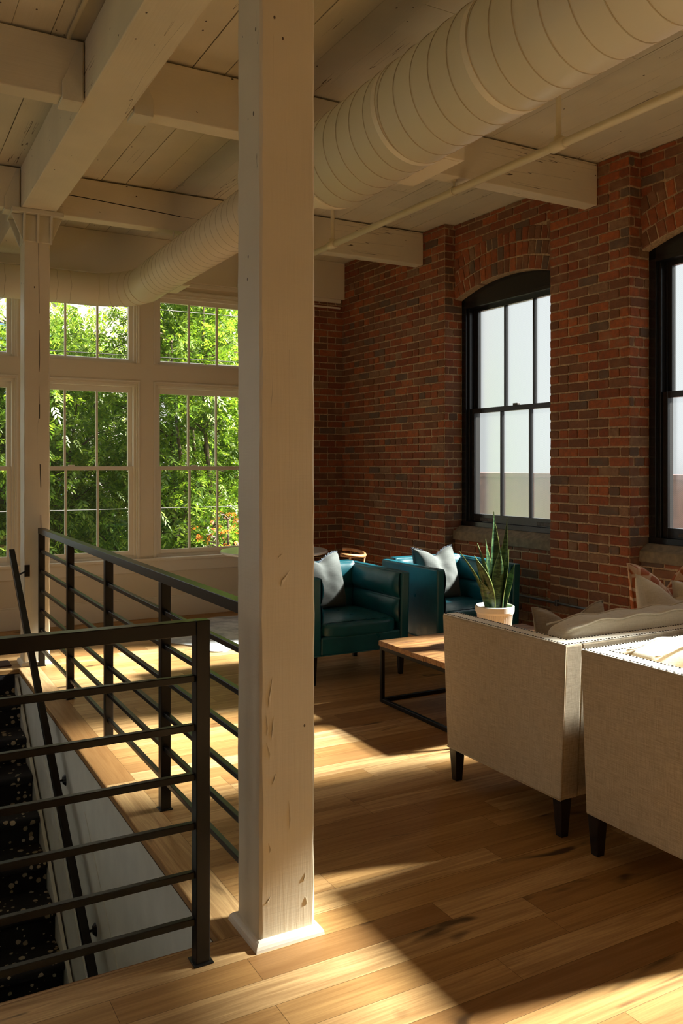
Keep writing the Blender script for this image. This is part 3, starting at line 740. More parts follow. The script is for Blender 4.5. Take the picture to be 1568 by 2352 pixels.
for k in range(NS):
    zt = -RS * (k + 1) + .0; y1 = OY1 - .015 - TR * k; y0 = y1 - TR
    # profile in (y,z): tread with rounded nose
    prof = [(y1 + .012, zt - .35), (y1 + .012, zt)]
    for q in range(9):
        a = PI / 2 - PI * q / 8; prof.append((y0 - .006 + -.024 * math.cos(a) * 1.0, zt - .024 + .024 * math.sin(a)))
    prof += [(y0 + .006, zt - .06), (y0 + .006, zt - .35)]
    m = MB(); m.prism([(OX0 + .02, y, z) for y, z in prof], (OX1 - OX0 - .055, 0, 0)); o = m.build('step', M['carpet'], rt, bevel=.006)
m = MB(); m.prism([(OX0 + .02, OY1 - .012, -.035), (OX0 + .02, OY1 - .012, -.35), (OX0 + .02, OY1 - .001, -.35), (OX0 + .02, OY1 - .001, -.035)], (OX1 - OX0 - .055, 0, 0)); m.build('top_riser', M['carpet'], rt)
m = MB()  # skirt board following the flight
for xx in (OX1 - .033, OX0 + .012):
    m.prism([(xx, OY1 - .01, -.06), (xx, OY1 - .01, -.5), (xx, OY1 - NS * TR, -RS * NS - .3), (xx, OY1 - NS * TR, -RS * NS + .12), ], (.02, 0, 0))
m.build('skirt_board', M['stairwall'], rt)
# handrail on the stair wall
rt = thing('stair_handrail', 'sloping flat black handrail going down the stairwell wall', 'handrail', (.93, 6.73, .88))
def HR(y): return .894 - .674 * (6.73 - y)
m = MB(); w = .02
P = [(.93 - w, 6.75, HR(6.75) - .03), (.93 + w, 6.75, HR(6.75) - .03), (.93 + w, 6.75, HR(6.75) + .02), (.93 - w, 6.75, HR(6.75) + .02)]
Q = [(x_, 2.66, HR(2.66) + (z_ - HR(6.75))) for x_, y_, z_ in P]
m.add(P + Q, [(0, 1, 2, 3), (7, 6, 5, 4), (0, 4, 5, 1), (1, 5, 6, 2), (2, 6, 7, 3), (3, 7, 4, 0)]); m.build('rail', M['steel'], rt, bevel=.003)
for yy in (6.55, 5.12, 4.36, 3.2):
    m = MB(); z0 = HR(yy) - .035; wx = 1.045 if yy > 6.4 else 1.0
    if yy > 6.4: yw = 6.93; m.tube([(.93, yy, z0), (.93, yy, z0 - .05), (.97, 6.85, z0 - .03), (1.06, 6.915, z0)], .007, 8); m.lathe([(.03, -.04), (.035, 0), (.03, .04)], (1.065, 6.925, z0 - .0), 16) if False else m.box(1.046, 1.085, 6.918, 6.93, z0 - .045, z0 + .045)
    else:
        m.tube([(.93, yy, z0), (.93, yy, z0 - .045), (.95, yy, z0 - .06), (.985, yy, z0 - .06)], .007, 8)
        m.tube([(.985, yy, z0 - .06), (1.0, yy, z0 - .06)], [.02, .034], 18)
    m.build('wall_bracket', M['steel'], rt, smooth=False, bevel=.0)

# railings
rt = thing('front_railing', 'black steel railing with horizontal bars across the near end of the stairwell', 'railing', (.906, 2.535, 0))
B_ = lambda nm, *a: MB().box(*a).build(nm, M['steel'], rt, bevel=.0025)
px, py = .906, 2.535; h_ = .0225
B_('post', px - h_, px + h_, py - h_, py + h_, 0, 1.07 - .0)
B_('top_rail', -1.2, px - h_, py - h_, py + h_, 1.025, 1.07)
for z in (.889, .7365, .583, .430, .278, .133): B_('bar', -1.2, px - h_, py - .011, py + .011, z - .011, z + .011)
B_('base_plate', px - .032, px + .032, py - .032, py + .032, 0, .006)
B_('post', -1.2 - .045, -1.2, py - h_, py + h_, 0, 1.07)
rt = thing('side_railing', 'long black steel guard railing beside the stairwell, between the two columns', 'railing', (1.166, 4.8, 0))
X0 = 1.166
for yy in (6.885, 5.812, 4.776, 3.743): B_('post', X0 - h_, X0 + h_, yy - h_, yy + h_, 0, 1.025)
MB().box(X0 - .024, X0 + .024, 2.70, 6.908, 1.025, 1.068).build('top_rail', M['steel'], rt, bevel=.0025)
for z in (.889, .7365, .583, .430, .278, .133): B_('bar', X0 - .011, X0 + .011, 2.70, 6.88, z - .011, z + .011)
for yy in (6.885, 5.812, 4.776, 3.743): B_('base_plate', X0 - .03, X0 + .03, yy - .03, yy + .03, 0, .005)
o = MB().box(-.3, .96, 6.97, 7.16, .0, .012).build('floor_mat', M['mat'], bevel=.004); tag(o, 'dark brown mat on the floor at the head of the stairs by the far column', 'mat')

# ------------------------------------------------------------------ loveseats
def cushion(mb, c, sx, sy, sz, puff=.35, tufts=None, m=0, n=22, k=5):
    """rounded box cushion (superellipsoid-like) centred on c"""
    def fn(face):
        def f(u, v):
            a, b = 2 * u - 1, 2 * v - 1
            P = [0, 0, 0]; P[face[0]] = face[1]; P[face[2]] = a; P[face[3]] = b
            q = Vector(P); l = (abs(q.x) ** k + abs(q.y) ** k + abs(q.z) ** k) ** (1 / k); q = q / l
            x, y, z = q.x * sx / 2, q.y * sy / 2, q.z * sz / 2
            if tufts:
                for (tx, ty, ax) in tufts:
                    pass
            bul = 1 + puff * (1 - (q.x) ** 2) * (1 - (q.y) ** 2) if face[0] == 2 else 1
            return (c[0] + x, c[1] + y, c[2] + z * bul)
        return f
    for face in ((0, 1, 1, 2), (0, -1, 2, 1), (1, 1, 2, 0), (1, -1, 0, 2), (2, 1, 0, 1), (2, -1, 1, 0)): mb.grid(fn(face), n, n, m)
    return mb
def loveseat(label, group):
    """local frame: back plane at y=0, seat faces +y, left arm outer side at x=0"""
    Wd, D, H, T0 = 1.80, .86, .81, .095
    rt = thing('loveseat', label, 'sofa', (0, 0, 0), group)
    ln = M['linen']
    def slab(P, Q): return P
    b = MB()
    # arm (left, right) and back as tapered slabs leaning out slightly toward the top
    def arm(x0, x1, s):
        A = MB(); A.add([(x0 - s * .0, .03, .16), (x1, .03, .16), (x1, D - .04, .16), (x0, D - .04, .16), (x0, 0, H), (x1, 0, H), (x1, D, H), (x0, D, H)],
                        [(0, 3, 2, 1), (4, 5, 6, 7), (0, 1, 5, 4), (1, 2, 6, 5), (2, 3, 7, 6), (3, 0, 4, 7)]); return A
    arm(0, T0, -1).build('arm', ln, rt, local=True, bevel=.008, seg=3)
    arm(Wd - T0, Wd, 1).build('arm', ln, rt, local=True, bevel=.008, seg=3)
    B = MB(); B.add([(T0, .035, .16), (Wd - T0, .035, .16), (Wd - T0, .14, .16), (T0, .14, .16), (T0, .002, H), (Wd - T0, .002, H), (Wd - T0, T0, H), (T0, T0, H)],
                    [(0, 3, 2, 1), (4, 5, 6, 7), (0, 1, 5, 4), (1, 2, 6, 5), (2, 3, 7, 6), (3, 0, 4, 7)]); B.build('back', ln, rt, local=True, bevel=.008, seg=3)
    MB().box(T0, Wd - T0, .10, D - .05, .16, .33).build('seat_base', ln, rt, local=True, bevel=.01)
    # top tape
    tp = MB()
    tp.box(.004, T0 - .004, .004, D - .004, H - .001, H + .002); tp.box(Wd - T0 + .004, Wd - .004, .004, D - .004, H - .001, H + .002); tp.box(T0 - .004, Wd - T0 + .004, .004, T0 - .004, H - .001, H + .002)
    tp.build('top_tape', M['tape'], rt, local=True)
    # nailheads: two rows round the top of arms and back
    nl = MB()
    def dome(x, y, z, r=.0058):
        n = 8; V = [(x + r * math.cos(2 * PI * j / n), y + r * math.sin(2 * PI * j / n), z) for j in range(n)] + [(x + r * .6 * math.cos(2 * PI * j / n), y + r * .6 * math.sin(2 * PI * j / n), z + r * .45) for j in range(n)]
        nl.add(V, [(j, (j + 1) % n, n + (j + 1) % n, n + j) for j in range(n)] + [tuple(range(n, 2 * n))])
    st = .0165
    def row(xa, ya, xb, yb):
        L = math.hypot(xb - xa, yb - ya); n = int(L / st)
        for i in range(n + 1): dome(xa + (xb - xa) * i / n, ya + (yb - ya) * i / n, H + .0018)
    e = .013
    row(e, e, e, D - e); row(T0 - e, T0 - e, T0 - e, D - e); row(Wd - e, e, Wd - e, D - e); row(Wd - T0 + e, T0 - e, Wd - T0 + e, D - e)
    row(e, e, Wd - e, e); row(T0 - e, T0 - e, Wd - T0 + e, T0 - e)
    nl.build('nailhead_trim', M['nail'], rt, local=True)
    cu = cushion(MB(), (Wd / 2, .49, .40), Wd - 2 * T0 - .01, .70, .15, .15, k=7); cu.build('seat_cushion', ln, rt, local=True, smooth=True, weld=True)
    cc = MB(); pip = MB()
    bw = (Wd - 2 * T0 - .01)
    def bk(c, z0, z1):
        pass
    cushion(cc, (Wd / 2, .175, .662), bw, .15, .43, .0, k=8, n=26)
    V = []
    for (x, y, z) in cc.v:   # tufted, lumpy surface
        dz = .006 * math.sin(x * 26) * (1 if z > .8 else .3); dy = 0
        for tx in (.3, .55, .8, 1.05, 1.3, 1.55):
            for tz in (.56, .74):
                d2 = ((x - tx) ** 2 + (z - tz) ** 2) / .05 ** 2; dy -= .03 * math.exp(-d2) * (1 if y > .2 else 0)
        V.append((x, y + dy, z + dz))
    cc.v = V
    bc = cc.build('back_cushion', M['linen_w'], rt, local=True, smooth=True, weld=True)
    pip = MB(); n = 50
    for yy in (.105, .245): pip.tube([(Wd / 2 + (bw / 2 - .02) * (2 * i / n - 1), yy,   .874 + .006 * math.sin((Wd / 2 + (bw / 2) * (2 * i / n - 1)) * 26) - .03 * abs(2 * i / n - 1) ** 8) for i in range(n + 1)], .0045, 6)
    pip.build('piping', M['linen_w'], bc, local=True, smooth=True)
    for (x, y, dx, dy) in ((.035, .06, 1, 1), (Wd - .035, .06, -1, 1), (.035, D - .075, 1, -1), (Wd - .035, D - .075, -1, -1)):
        L = MB(); a, b2 = .028, .018
        L.add([(x - b2, y - b2, 0), (x + b2, y - b2, 0), (x + b2, y + b2, 0), (x - b2, y + b2, 0), (x - a, y - a, .165), (x + a, y - a, .165), (x + a, y + a, .165), (x - a, y + a, .165)],
              [(0, 3, 2, 1), (4, 5, 6, 7), (0, 1, 5, 4), (1, 2, 6, 5), (2, 3, 7, 6), (3, 0, 4, 7)]); L.build('leg', M['darkwood'], rt, local=True, bevel=.002)
    wl = MB()
    wl.tube([(0, D - .04, .163), (0, .03, .163)], .004, 6); wl.tube([(0, .03, .163), (0, 0, H)], .003, 6); wl.build('welt', ln, rt, local=True, smooth=True)
    return rt
s1 = loveseat('oatmeal linen loveseat with nailhead trim, the farther of the two, seat toward the coffee table', 'linen loveseats back to back')
s1.location = (2.5, 2.60, 0)
s2 = copy_tree(s1); tag(s2, 'oatmeal linen loveseat with nailhead trim, the nearer of the two, cut by the right edge'); s2.location = (2.5 + 1.80, 2.52, 0); s2.rotation_euler = (0, 0, PI)
for c in s2.children:      # its back cushion sits a little lower and short of the arms
    if c.name.startswith('back_cushion'): c.location.z = -.035; c.scale.x = .97; c.location.x = .02

# ------------------------------------------------------------------ throw pillows
def pillow(name, label, size, T, mat, loc, rot, chop=.28, cw=.42, fringe=None, group=None, welt=None, group_lbl=None):
    """square pillow standing on its lower edge; local x across, z up, y thickness"""
    rt = thing(name, label, 'pillow', loc, group); rt.rotation_euler = rot
    n = 30; h = size / 2; rs = random.Random(len(label))
    def P(u, v, s):
        a, b = 2 * u - 1, 2 * v - 1
        e = (max(0, (1 - a * a)) * max(0, (1 - b * b)))
        th = T * e ** .36
        x = a * h * (1 - .09 * (1 - b * b) ** 1.0 * abs(a) ** 2); z = b * h * (1 - .09 * (1 - a * a) * abs(b) ** 2)
        top = max(0, b * .5 + .5) ** 2
        z -= chop * size * math.exp(-(a / cw) ** 2) * top; 
        th *= (1 - .35 * math.exp(-(a / .22) ** 2) * top)
        wr = .004 * math.sin(a * 9 + b * 4) * math.sin(b * 7) * e
        zz = z + h; zz = max(zz, 0) * 1.0
        return (x, s * th / 2 + wr, zz)
    m = MB(); m.grid(lambda u, v: P(u, v, 1), n, n); m.grid(lambda u, v: P(1 - u, v, -1), n, n); m.build('cover', mat, rt, local=True, smooth=True, weld=True)
    edge = [P(i / n, 0, 0) for i in range(n)] + [P(1, i / n, 0) for i in range(n)] + [P(1 - i / n, 1, 0) for i in range(n)] + [P(0, 1 - i / n, 0) for i in range(n)]
    if fringe:
        f = MB(); c = Vector((0, 0, h * .85))
        for i in range(len(edge)):
            a = Vector(edge[i]); b = Vector(edge[(i + 1) % len(edge)])
            for q in range(5):
                p = a.lerp(b, (q + rs.random() * .6) / 5); 
                if p.z < .02: continue
                d = (p - c).normalized(); d = (d + Vector((rs.uniform(-.5, .5), rs.uniform(-.5, .5), rs.uniform(-.5, .5)))).normalized() * rs.uniform(.012, .022)
                t_ = (b - a).normalized() * .0022; y_ = Vector((0, .0018, 0))
                f.add([p - t_, p + t_, p + d + t_ * .5, p + d - t_ * .5, p + y_ * 2, p + d + y_], [(0, 1, 2, 3), (0, 4, 5, 3), (1, 2, 5, 4)])
        f.build('fringe', fringe, rt, local=True)
    if welt:
        w = MB(); w.tube(edge, .0045, 6, closed=True); w.build('welt', welt, rt, local=True, smooth=True)
    return rt
pillow('throw_pillow', 'slate grey fringed throw pillow, sunlit, on the teal armchair beside the column', .45, .21, M['grey'], (3.07, 5.78, .43), (-.25, 0, .25), .13, .42, M['fringe'], 'grey fringed pillows')
pillow('throw_pillow', 'slate grey fringed throw pillow on the right-hand teal armchair behind the plant', .45, .21, M['grey'], (4.15, 5.76, .43), (-.25, 0, .15), .13, .42, M['fringe'], 'grey fringed pillows')
pillow('throw_pillow', 'small taupe linen pillow with piping showing two corners over the loveseat back cushion', .46, .14, M['linen_t'], (2.95, 2.98, .43), (.16, 0, PI), .16, .42, None, None, M['linen_t'])
pillow('throw_pillow', 'plain cream linen pillow with a sharp corner on the right end of the farther loveseat', .60, .18, M['linen_w'], (3.72, 3.00, .41), (.14, 0, PI + .08), .22, .55, None, None, None)
pillow('throw_pillow', 'rust and orange patterned pillow behind the cream pillow', .62, .15, M['rust'], (3.83, 3.16, .415), (.10, 0, PI + .06), .20, .42, None, None, M['rust'])

pillow('throw_pillow', 'cream linen pillow at the very right edge, leaning in front of the rust patterned one', .52, .18, M['linen_w'], (3.98, 2.96, .43), (.2, 0, PI - .2), .12, .42, None, None, None)

# ------------------------------------------------------------------ coffee table
rt = thing('coffee_table', 'low coffee table with a reclaimed wood top on a black square steel frame', 'table', (3.54, 4.25, 0))
x0, x1, y0, y1 = 2.925, 4.15, 3.72, 4.76
m = MB(); yy = y0; k = 0
while yy < y1 - .01:
    ye = min(yy + .13, y1); 
    nn = 10; xsn = [x0 + (.0015 * math.sin(i * 3.1)) for i in range(2)]
    m.box(x0 - .006 * random.random(), x1 + .004 * random.random(), yy + .0012, ye - .0012, .368, .402 + random.uniform(-.001, .001)); yy = ye
m.build('top', M['table'], rt, bevel=.003)
f = MB(); q = .025
for xx in (x0 + .005, x1 - q - .005):
    for yy in (y0 + .005, y1 - q - .005): f.box(xx, xx + q, yy, yy + q, 0, .367)
for z in (.0, .342):
    for yy in (y0 + .005, y1 - q - .005): f.box(x0 + .005 + q, x1 - q - .005, yy, yy + q, z, z + q)
    for xx in (x0 + .005, x1 - q - .005): f.box(xx, xx + q, y0 + .005 + q, y1 - q - .005, z, z + q)
f.build('frame', M['steel'], rt, bevel=.002)

# ------------------------------------------------------------------ teal armchairs
def armchair(label):
    """local: front at y=0 facing -y, x 0..Wd"""
    Wd, D, H = .80, .80, .765; T0 = .07
    rt = thing('armchair', label, 'armchair', (0, 0, 0), 'teal leather armchairs')
    L = M['teal']
    def rounded(m, x0, x1, y0, y1, z0, z1): return m.box(x0, x1, y0, y1, z0, z1)
    MB().box(T0, Wd - T0, .012, D - .1, .21, .34).build('base', L, rt, local=True, bevel=.012, seg=3)
    def arm(x0, x1, s):
        m = MB(); zt = H
        m.add([(x0, .01, .21), (x1, .01, .21), (x1, D, .21), (x0, D, .21), (x0 - s * .008, 0, zt), (x1 - s * .008, 0, zt), (x1 - s * .008, D, zt + .005), (x0 - s * .008, D, zt + .005)],
              [(0, 3, 2, 1), (4, 5, 6, 7), (0, 1, 5, 4), (1, 2, 6, 5), (2, 3, 7, 6), (3, 0, 4, 7)]); return m
    arm(0, T0, 1).build('arm', L, rt, local=True, bevel=.014, seg=4); arm(Wd - T0, Wd, -1).build('arm', L, rt, local=True, bevel=.014, seg=4)
    MB().box(T0 - .01, Wd - T0 + .01, D - .10, D + .0, .21, H + .02).build('back', L, rt, local=True, bevel=.02, seg=4)
    # channelled inner padding: three horizontal rolls on arms and back
    def pad(P0, P1, nrm, z0, z1, rolls=2, depth=.05):
        m = MB(); P0 = Vector(P0); P1 = Vector(P1); N = Vector(nrm)
        def fn(u, v):
            z = z0 + (z1 - z0) * v; f = abs(math.sin(PI * rolls * v)) ** .45
            ed = min(1, min(u, 1 - u) / .07) ** .5
            p = P0.lerp(P1, u) + N * (depth * f * (.35 + .65 * ed) * (1 - .10 * math.sin(u * 9) ** 2)); return (p.x, p.y, z)
        m.grid(fn, 30, 42); return m
    pd = pad((T0 - .004, .02, 0), (T0 - .004, D - .09, 0), (1, 0, 0), .385, H - .004); pd.build('arm_padding', L, rt, local=True, smooth=True)
    pd = pad((Wd - T0 + .004, D - .09, 0), (Wd - T0 + .004, .02, 0), (-1, 0, 0), .385, H - .004); pd.build('arm_padding', L, rt, local=True, smooth=True)
    pd = pad((T0, D - .096, 0), (Wd - T0, D - .096, 0), (0, -1, 0), .36, H + .01, depth=.05); pd.build('back_padding', L, rt, local=True, smooth=True)
    c = cushion(MB(), (Wd / 2, .355, .375), Wd - 2 * T0 + .0, .70, .13, .28, k=6)
    c.v = [(x, y, z + (.003 * math.sin(x * 70 + math.sin(y * 30) * 2) * math.exp(-((y - .05) / .07) ** 2) if z > .38 else 0)) for x, y, z in c.v]
    c.build('seat_cushion', L, rt, local=True, smooth=True, weld=True)
    w = MB(); w.tube([(.0, .008, .215), (Wd, .008, .215)], .004, 6); w.tube([(.0, .01, .215), (0, D, .215)], .004, 6)
    w.tube([(.0, .006, H - .006), (.006, .15, H - .002), (.006, D, H)], .003, 6); w.tube([(Wd, .006, H - .006), (Wd - .006, D, H)], .003, 6); w.build('welt', L, rt, local=True, smooth=True)
    for (x, y) in ((.028, .06), (Wd - .04, .06), (.04, D - .06), (Wd - .04, D - .06)):
        l_ = MB(); l_.add([(x - .015, y - .015, 0), (x + .015, y - .015, 0), (x + .015, y + .015, 0), (x - .015, y + .015, 0), (x - .024, y - .024, .212), (x + .024, y - .024, .212), (x + .024, y + .024, .212), (x - .024, y + .024, .212)],
                       [(0, 3, 2, 1), (4, 5, 6, 7), (0, 1, 5, 4), (1, 2, 6, 5), (2, 3, 7, 6), (3, 0, 4, 7)]); l_.build('leg', M['darkwood'], rt, local=True, bevel=.003)
    return rt
a1 = armchair('teal leather armchair just right of the near column, seen from its open front'); a1.location = (2.70, 5.26, 0)
a2 = copy_tree(a1); tag(a2, 'teal leather armchair farther right, behind the snake plant'); a2.location = (3.755, 5.25, 0)

# ------------------------------------------------------------------ plant
rt = thing('potted_snake_plant', 'snake plant in a ribbed cream pot on the coffee table', 'plant', (3.52, 4.30, .402))
m = MB(); m.lathe([(.088, 0), (.094, .01), (.116, .205)], (3.52, 4.3, .403), 104, rib=.05); m.lathe([(.119, .200), (.124, .212), (.125, .245), (.119, .250), (.112, .246), (.110, .21)], (3.52, 4.3, .403), 64); m.build('pot', M['pot'], rt, smooth=False)
m = MB(); m.lathe([(.109, .19), (.109, .228)], (3.52, 4.3, .403), 32); m.build('soil', M['soil'], rt)
rs = random.Random(4)
def sleaf(bx, by, ang, lean, H, w, tw):
    m = MB(); n = 16; d = Vector((math.cos(ang), math.sin(ang), 0))
    V = []
    for i in range(n + 1):
        t_ = i / n; prof = (math.sin(PI * min(1, (t_ * .88 + .12))) ** .65) * (1 if t_ < .6 else 1 - ((t_ - .6) / .4) ** 2.2) + .02
        c = Vector((bx, by, .615)) + d * (lean * t_ ** 1.6) + Vector((0, 0, H * t_ * (1 - .10 * lean * t_)))
        a = ang + PI / 2 + tw * t_; s_ = Vector((math.cos(a), math.sin(a), 0)); nn = Vector((-s_.y, s_.x, 0)); ww = w * prof / 2
        cup = ww * .35
        V += [c - s_ * ww + nn * cup, c - s_ * ww * .88 + nn * cup * .75, c - nn * .0, c + s_ * ww * .88 + nn * cup * .75, c + s_ * ww + nn * cup,
              c + s_ * ww * .88 + nn * (cup * .75 - .004), c - nn * .006, c - s_ * ww * .88 + nn * (cup * .75 - .004)]
    for i in range(n):
        for j in range(8):
            a, b = i * 8 + j, i * 8 + (j + 1) % 8; m.add([], [], 0); m.f.append((a, b, b + 8, a + 8)); m.m.append(1 if j in (0, 3, 4, 7) else 0)
    m.v = [tuple(q) for q in V]; m.build('leaf', [M['leaf'], M['leaf_edge']], rt, smooth=True)
for (dx, dy, ang, lean, H, w, tw) in ((.0, .0, 1.2, .02, .64, .048, .5), (.05, -.01, .2, .07, .60, .030, 1.2), (-.03, .01, 2.6, .10, .44, .05, .3), (-.05, -.03, 3.3, .20, .38, .05, .6), (-.055, .02, 3.0, .24, .40, .04, -.5),
                                       (.045, .02, -.1, .06, .47, .045, .4), (.03, -.04, -.6, .05, .40, .05, .9), (-.02, -.05, -1.8, .05, .42, .05, -.3), (-.05, .0, 3.6, .15, .22, .05, .2), (.07, -.02, -.3, .08, .30, .04, 1.0),
                                       (.0, .05, 1.6, .05, .46, .04, .4), (.08, .0, .1, .04, .12, .02, .3), (.01, -.02, 4.2, .03, .36, .045, .6), (-.02, .04, 2.2, .08, .30, .045, -.6), (.05, .04, .6, .07, .36, .04, .2)):
    sleaf(3.52 + dx, 4.3 + dy, ang, lean * .8, H, w * 1.5, tw)

# ------------------------------------------------------------------ round table, chair back, rug
rt = thing('round_table', 'round white pedestal table behind the near column by the windows', 'table', (3.36, 7.36, 0))
m = MB(); m.lathe([(.50, .725), (.512, .733), (.512, .742), (.505, .75)], (3.36, 7.36, 0), 72); m.build('tabletop', M['tabletop'], rt, smooth=False)
m = MB(); m.lathe([(.27, 0), (.26, .015), (.10, .04), (.04, .12), (.035, .5), (.05, .66), (.12, .725)], (3.36, 7.36, 0), 40); m.build('pedestal', M['tabletop'], rt, smooth=True)
rt = thing('dining_chair', 'bentwood dining chair, only its curved back rail shows above the teal armchair', 'chair', (3.72, 6.75, 0))
m = MB()
pth = [(3.72 + .24 * math.cos(a), 6.75 + .24 * math.sin(a), .755 + .015 * math.sin(a * 2)) for a in [(-2.0 + 2.9 * i / 16) for i in range(17)]]
m.tube(pth, .016, 10); m.build('back_rail', M['bent'], rt, smooth=True)
m = MB(); m.lathe([(.20, .43), (.215, .44), (.215, .455), (.20, .462)], (3.72, 6.75, 0), 36); m.build('seat', M['bent'], rt)
for (dx, dy) in ((-.15, -.15), (.15, -.15), (.15, .15), (-.15, .15)):
    m = MB(); m.tube([(3.72 + dx * 1.25, 6.75 + dy * 1.25, 0), (3.72 + dx, 6.75 + dy, .44)], [.012, .017], 10); m.build('leg', M['bent'], rt, smooth=True)
for i in (2, 8, 14):
    m = MB(); p = pth[i]; m.tube([(3.72 + (p[0] - 3.72) * .8, 6.75 + (p[1] - 6.75) * .8, .46), p], .010, 8); m.build('spindle', M['bent'], rt, smooth=True)
m = MB(); N_ = 60; c = (3.15, 7.30)
pts = []
for i in range(N_):
    a = 2 * PI * i / N_; r_ = .78 * (1 + .18 * math.cos(2 * a + .6) + .10 * math.cos(4 * a + 1.0) + .05 * math.cos(5 * a + 2) + .02 * math.sin(11 * a))
    pts.append((c[0] + r_ * math.cos(a), c[1] + r_ * math.sin(a) * 1.05, .001))
pts = [(2.98, 8.22), (2.8, 7.92), (2.6, 7.62), (2.28, 7.50), (2.24, 7.40), (2.28, 7.20), (2.38, 7.06), (2.46, 6.9), (2.46, 6.68), (2.60, 6.62), (2.75, 6.84), (2.95, 6.8), (3.2, 6.55), (3.6, 6.45), (4.0, 6.6), (4.1, 7.0), (4.0, 7.5), (4.15, 8.0), (3.8, 8.25), (3.4, 8.12)][::-1]
sm = []
for i in range(len(pts)):      # rounded outline
    a, b, c2 = [Vector((*pts[(i + q) % len(pts)], .001)) for q in (-1, 0, 1)]
    for q in range(4): s_ = q / 4; sm.append((a + b) / 2 * (1 - s_) ** 2 + b * 2 * s_ * (1 - s_) + (b + c2) / 2 * s_ ** 2)
m.prism(sm, (0, 0, .009)); o = m.build('cowhide_rug', M['hide']); tag(o, 'pale grey cowhide rug on the oak floor behind the railing', 'rug')

# ------------------------------------------------------------------ outside
GZ = -4.2
mb = MB(); mb.box(-60, 60, YF + .3, 90, GZ - .2, GZ); mb.box(5.5, 60, -40, YF + .3, GZ - .2, GZ); o = mb.build('ground_outside', M['ground']); o['kind'] = 'structure'
def tree(name, label, x, y, zc, rx, rz, n, mat, seed, group=None, cat='tree', droop=.5, leaf=.075, cols=None):
    rg = np.random.default_rng(seed); rs = random.Random(seed)
    rt = thing(name, label, cat, (x, y, GZ), group)
    tr = MB(); tips = []
    nb = 7
    for st in range(nb):
        bx, by = x + rs.uniform(-.35, .35), y + rs.uniform(-.3, .3); ang = rs.uniform(0, 2 * PI)
        pth = [(bx, by, GZ)]; r = [.07]; top = zc + rz * rs.uniform(.3, .9); sp_ = rx * rs.uniform(.2, .8)
        for i in range(1, 9):
            s_ = i / 8; pth.append((bx + math.cos(ang) * sp_ * s_ ** 1.5 + rs.uniform(-.06, .06), by + math.sin(ang) * sp_ * s_ ** 1.5 * .8 + rs.uniform(-.06, .06), GZ + (top - GZ) * s_)); r.append(.07 * (1 - s_) + .012)
        tr.tube(pth, r, 6)
        for i in range(4, 9):
            for q in range(5):
                a2 = rs.uniform(0, 2 * PI); L = rs.uniform(.4, 1.1) * rx * .6; p = Vector(pth[i]); e = p + Vector((math.cos(a2) * L, math.sin(a2) * L, rs.uniform(-.1, .6) * L)); mdl = (p + e) / 2 + Vector((0, 0, .12 * L))
                tr.tube([p, mdl, e], [.018, .011, .004], 4, caps=False); tips += [e, mdl.lerp(e, .5), mdl, (e + p) / 2]
    tr.build('trunk', M['bark'], rt)
    # compound leaves: points spread in an ellipsoid, gathered round the twig tips
    T = np.array([tuple(t_) for t_ in tips])
    n = int(n * .82); k = n // 2; c1 = T[rg.integers(0, len(T), k)] + rg.normal(0, .22, (k, 3))
    u = rg.normal(0, 1, (n - k, 3)); u /= np.linalg.norm(u, axis=1)[:, None]; rad = rg.uniform(.15, 1, (n - k, 1)) ** .45
    clump = rg.normal(0, 1, (160, 3)); clump /= np.linalg.norm(clump, axis=1)[:, None]; clump *= rg.uniform(.3, 1, (160, 1)) ** .4
    c2 = clump[rg.integers(0, 160, n - k)] * np.array([rx, rx * .8, rz]) + np.array([x, y, zc]) + rg.normal(0, .20, (n - k, 3))
    C = np.vstack([c1, c2]); n_ = len(C)
    az = rg.uniform(0, 2 * np.pi, n_); el = rg.uniform(-1.0, .35, n_) * 1.0 - droop * .2
    D = np.stack([np.cos(az) * np.cos(el), np.sin(az) * np.cos(el), np.sin(el)], 1)
    up = np.array([0, 0, 1.]); Sd = np.cross(D, up); Sd /= np.linalg.norm(Sd, axis=1)[:, None] + 1e-9; Nn = np.cross(Sd, D)
    roll = rg.uniform(-.6, .6, n_)[:, None]; Sd = Sd * np.cos(roll) + Nn * np.sin(roll); Nn = np.cross(Sd, D)
    Ls = leaf * rg.uniform(.75, 1.35, n_)[:, None]
    V = []; 
    for (pos, side) in ((.3, 1), (.3, -1), (.85, 1), (.85, -1), (1.4, 1), (1.4, -1), (1.95, 0)):
        o_ = C + D * Ls * pos + np.array([0, 0, -1.]) * Ls * .12 * pos ** 2
        d = (Sd * side * .85 + D * .6) if side else D
        d = d / np.linalg.norm(d, axis=1)[:, None]; d = d + np.array([0, 0, -.25]); w_ = np.cross(d, Nn); w_ /= np.linalg.norm(w_, axis=1)[:, None] + 1e-9
        V += [o_, o_ + d * Ls * .45 + w_ * Ls * .20, o_ + d * Ls * 1.05, o_ + d * Ls * .45 - w_ * Ls * .20]
    A = np.stack(V, 1).reshape(-1, 3) - np.array([x, y, GZ]); F = np.arange(len(A)).reshape(-1, 4)
    npmesh('foliage', A, F, mat, rt)
    return rt
tg = 'trees outside the far windows'
tree('leafy_tree', 'bright green tree outside behind the far column and the left windows', 2.0, 13.2, 1.6, 1.55, 2.6, 9500, M['foliage'], 1, tg)
tree('leafy_tree', 'dense sunlit green tree outside the right-hand far window', 4.55, 12.6, 1.9, 1.5, 2.9, 11500, M['foliage'], 2, tg)
tree('leafy_tree', 'taller green tree behind the others, seen between the two far windows', 3.6, 15.5, 1.6, 2.0, 3.0, 10000, M['foliage'], 3, tg, leaf=.085)
tree('leafy_tree', 'green tree outside at the far right, filling the window edge beside the near column', 6.4, 15.0, 1.8, 1.8, 3.4, 9500, M['foliage'], 4, tg, leaf=.085)
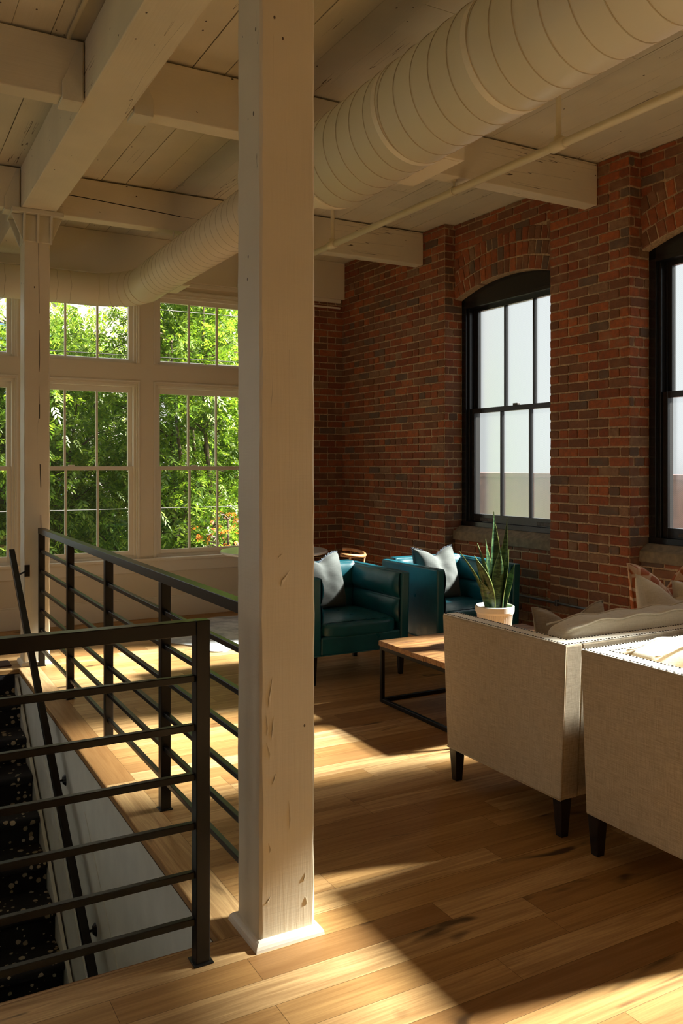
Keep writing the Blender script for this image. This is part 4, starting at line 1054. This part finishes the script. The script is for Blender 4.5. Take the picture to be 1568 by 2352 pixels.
tree('leafy_tree', 'green tree outside at the far left edge of the windows', .7, 14.0, 1.0, 1.5, 2.2, 7000, M['foliage'], 5, tg)
for i, (x, y, zc, rx, rz, lb) in enumerate(((1.0, 18.5, -1.6, 2.3, 2.2, 'dark shrubbery low outside at the left window'), (4.6, 19.0, -1.2, 2.4, 2.4, 'dark shrubbery low behind the trees at the middle of the windows'), (8.0, 18.5, -1.0, 2.4, 2.8, 'dark shrubbery low outside at the right window'))):
    tree('shrubbery', lb, x, y, zc, rx, rz, 5000, M['foliage_d'], 20 + i, 'background shrubs', 'shrub', leaf=.11)
tree('flowering_shrub', 'shrub with orange red flowers outside at the lower right of the far window', 4.75, 11.3, -.55, .5, 1.35, 2200, M['foliage'], 31, None, 'shrub')
tree('blossom_cluster', 'cluster of orange red flowers at the lower corner of the right window', 4.62, 11.0, .35, .28, .55, 240, M['flower'], 32, None, 'flowers', leaf=.04)
# buildings beyond
rt = thing('office_building', 'pale stucco building with tall blue windows far behind the trees', 'building', (2, 30, GZ))
m = MB(); m.box(-10, 8.5, 28, 34, GZ, 14); m.build('wall', M['stucco'], rt)
for i in range(9):
    for j in range(5):
        x = -9.5 + i * 1.75; z = -2.5 + j * 3.1; m = MB(); m.box(x, x + .95, 27.93, 28.0, z, z + 2.3); m.box(x + .45, x + .50, 27.90, 27.94, z, z + 2.3); m.build('window', M['bluewin'], rt)
rt = thing('neighbouring_building', 'low brick neighbour building seen blurred through the frosted panes', 'building', (15, 2, GZ))
m = MB(); m.box(13.5, 22, -14, 22, GZ, 1.28); m.build('wall', M['nbrick'], rt); m = MB(); m.box(13.45, 13.8, -14.05, 22.05, 1.28, 1.38); m.build('coping', M['nbrick'], rt)
for i, (z, r_, mm, yy, lb) in enumerate(((3.62, .0055, 'wire', 11.0, 'pale overhead wire crossing the upper panes of the far windows'), (2.93, .011, 'cable', 11.0, 'thick black overhead cable crossing the transom panes'), (2.99, .006, 'cable', 11.02, 'thin black overhead cable just above the thick one'), (1.02, .0035, 'wire', 10.4, 'pale wire crossing the lower panes of the far windows'))):
    m = MB(); m.tube([(-14 + q * .84, yy, z + .0008 * (-14 + q * .84 - 3) ** 2) for q in range(26)], r_, 6)
    o = m.build('overhead_wire', M[mm], smooth=True); tag(o, lb, 'wire')
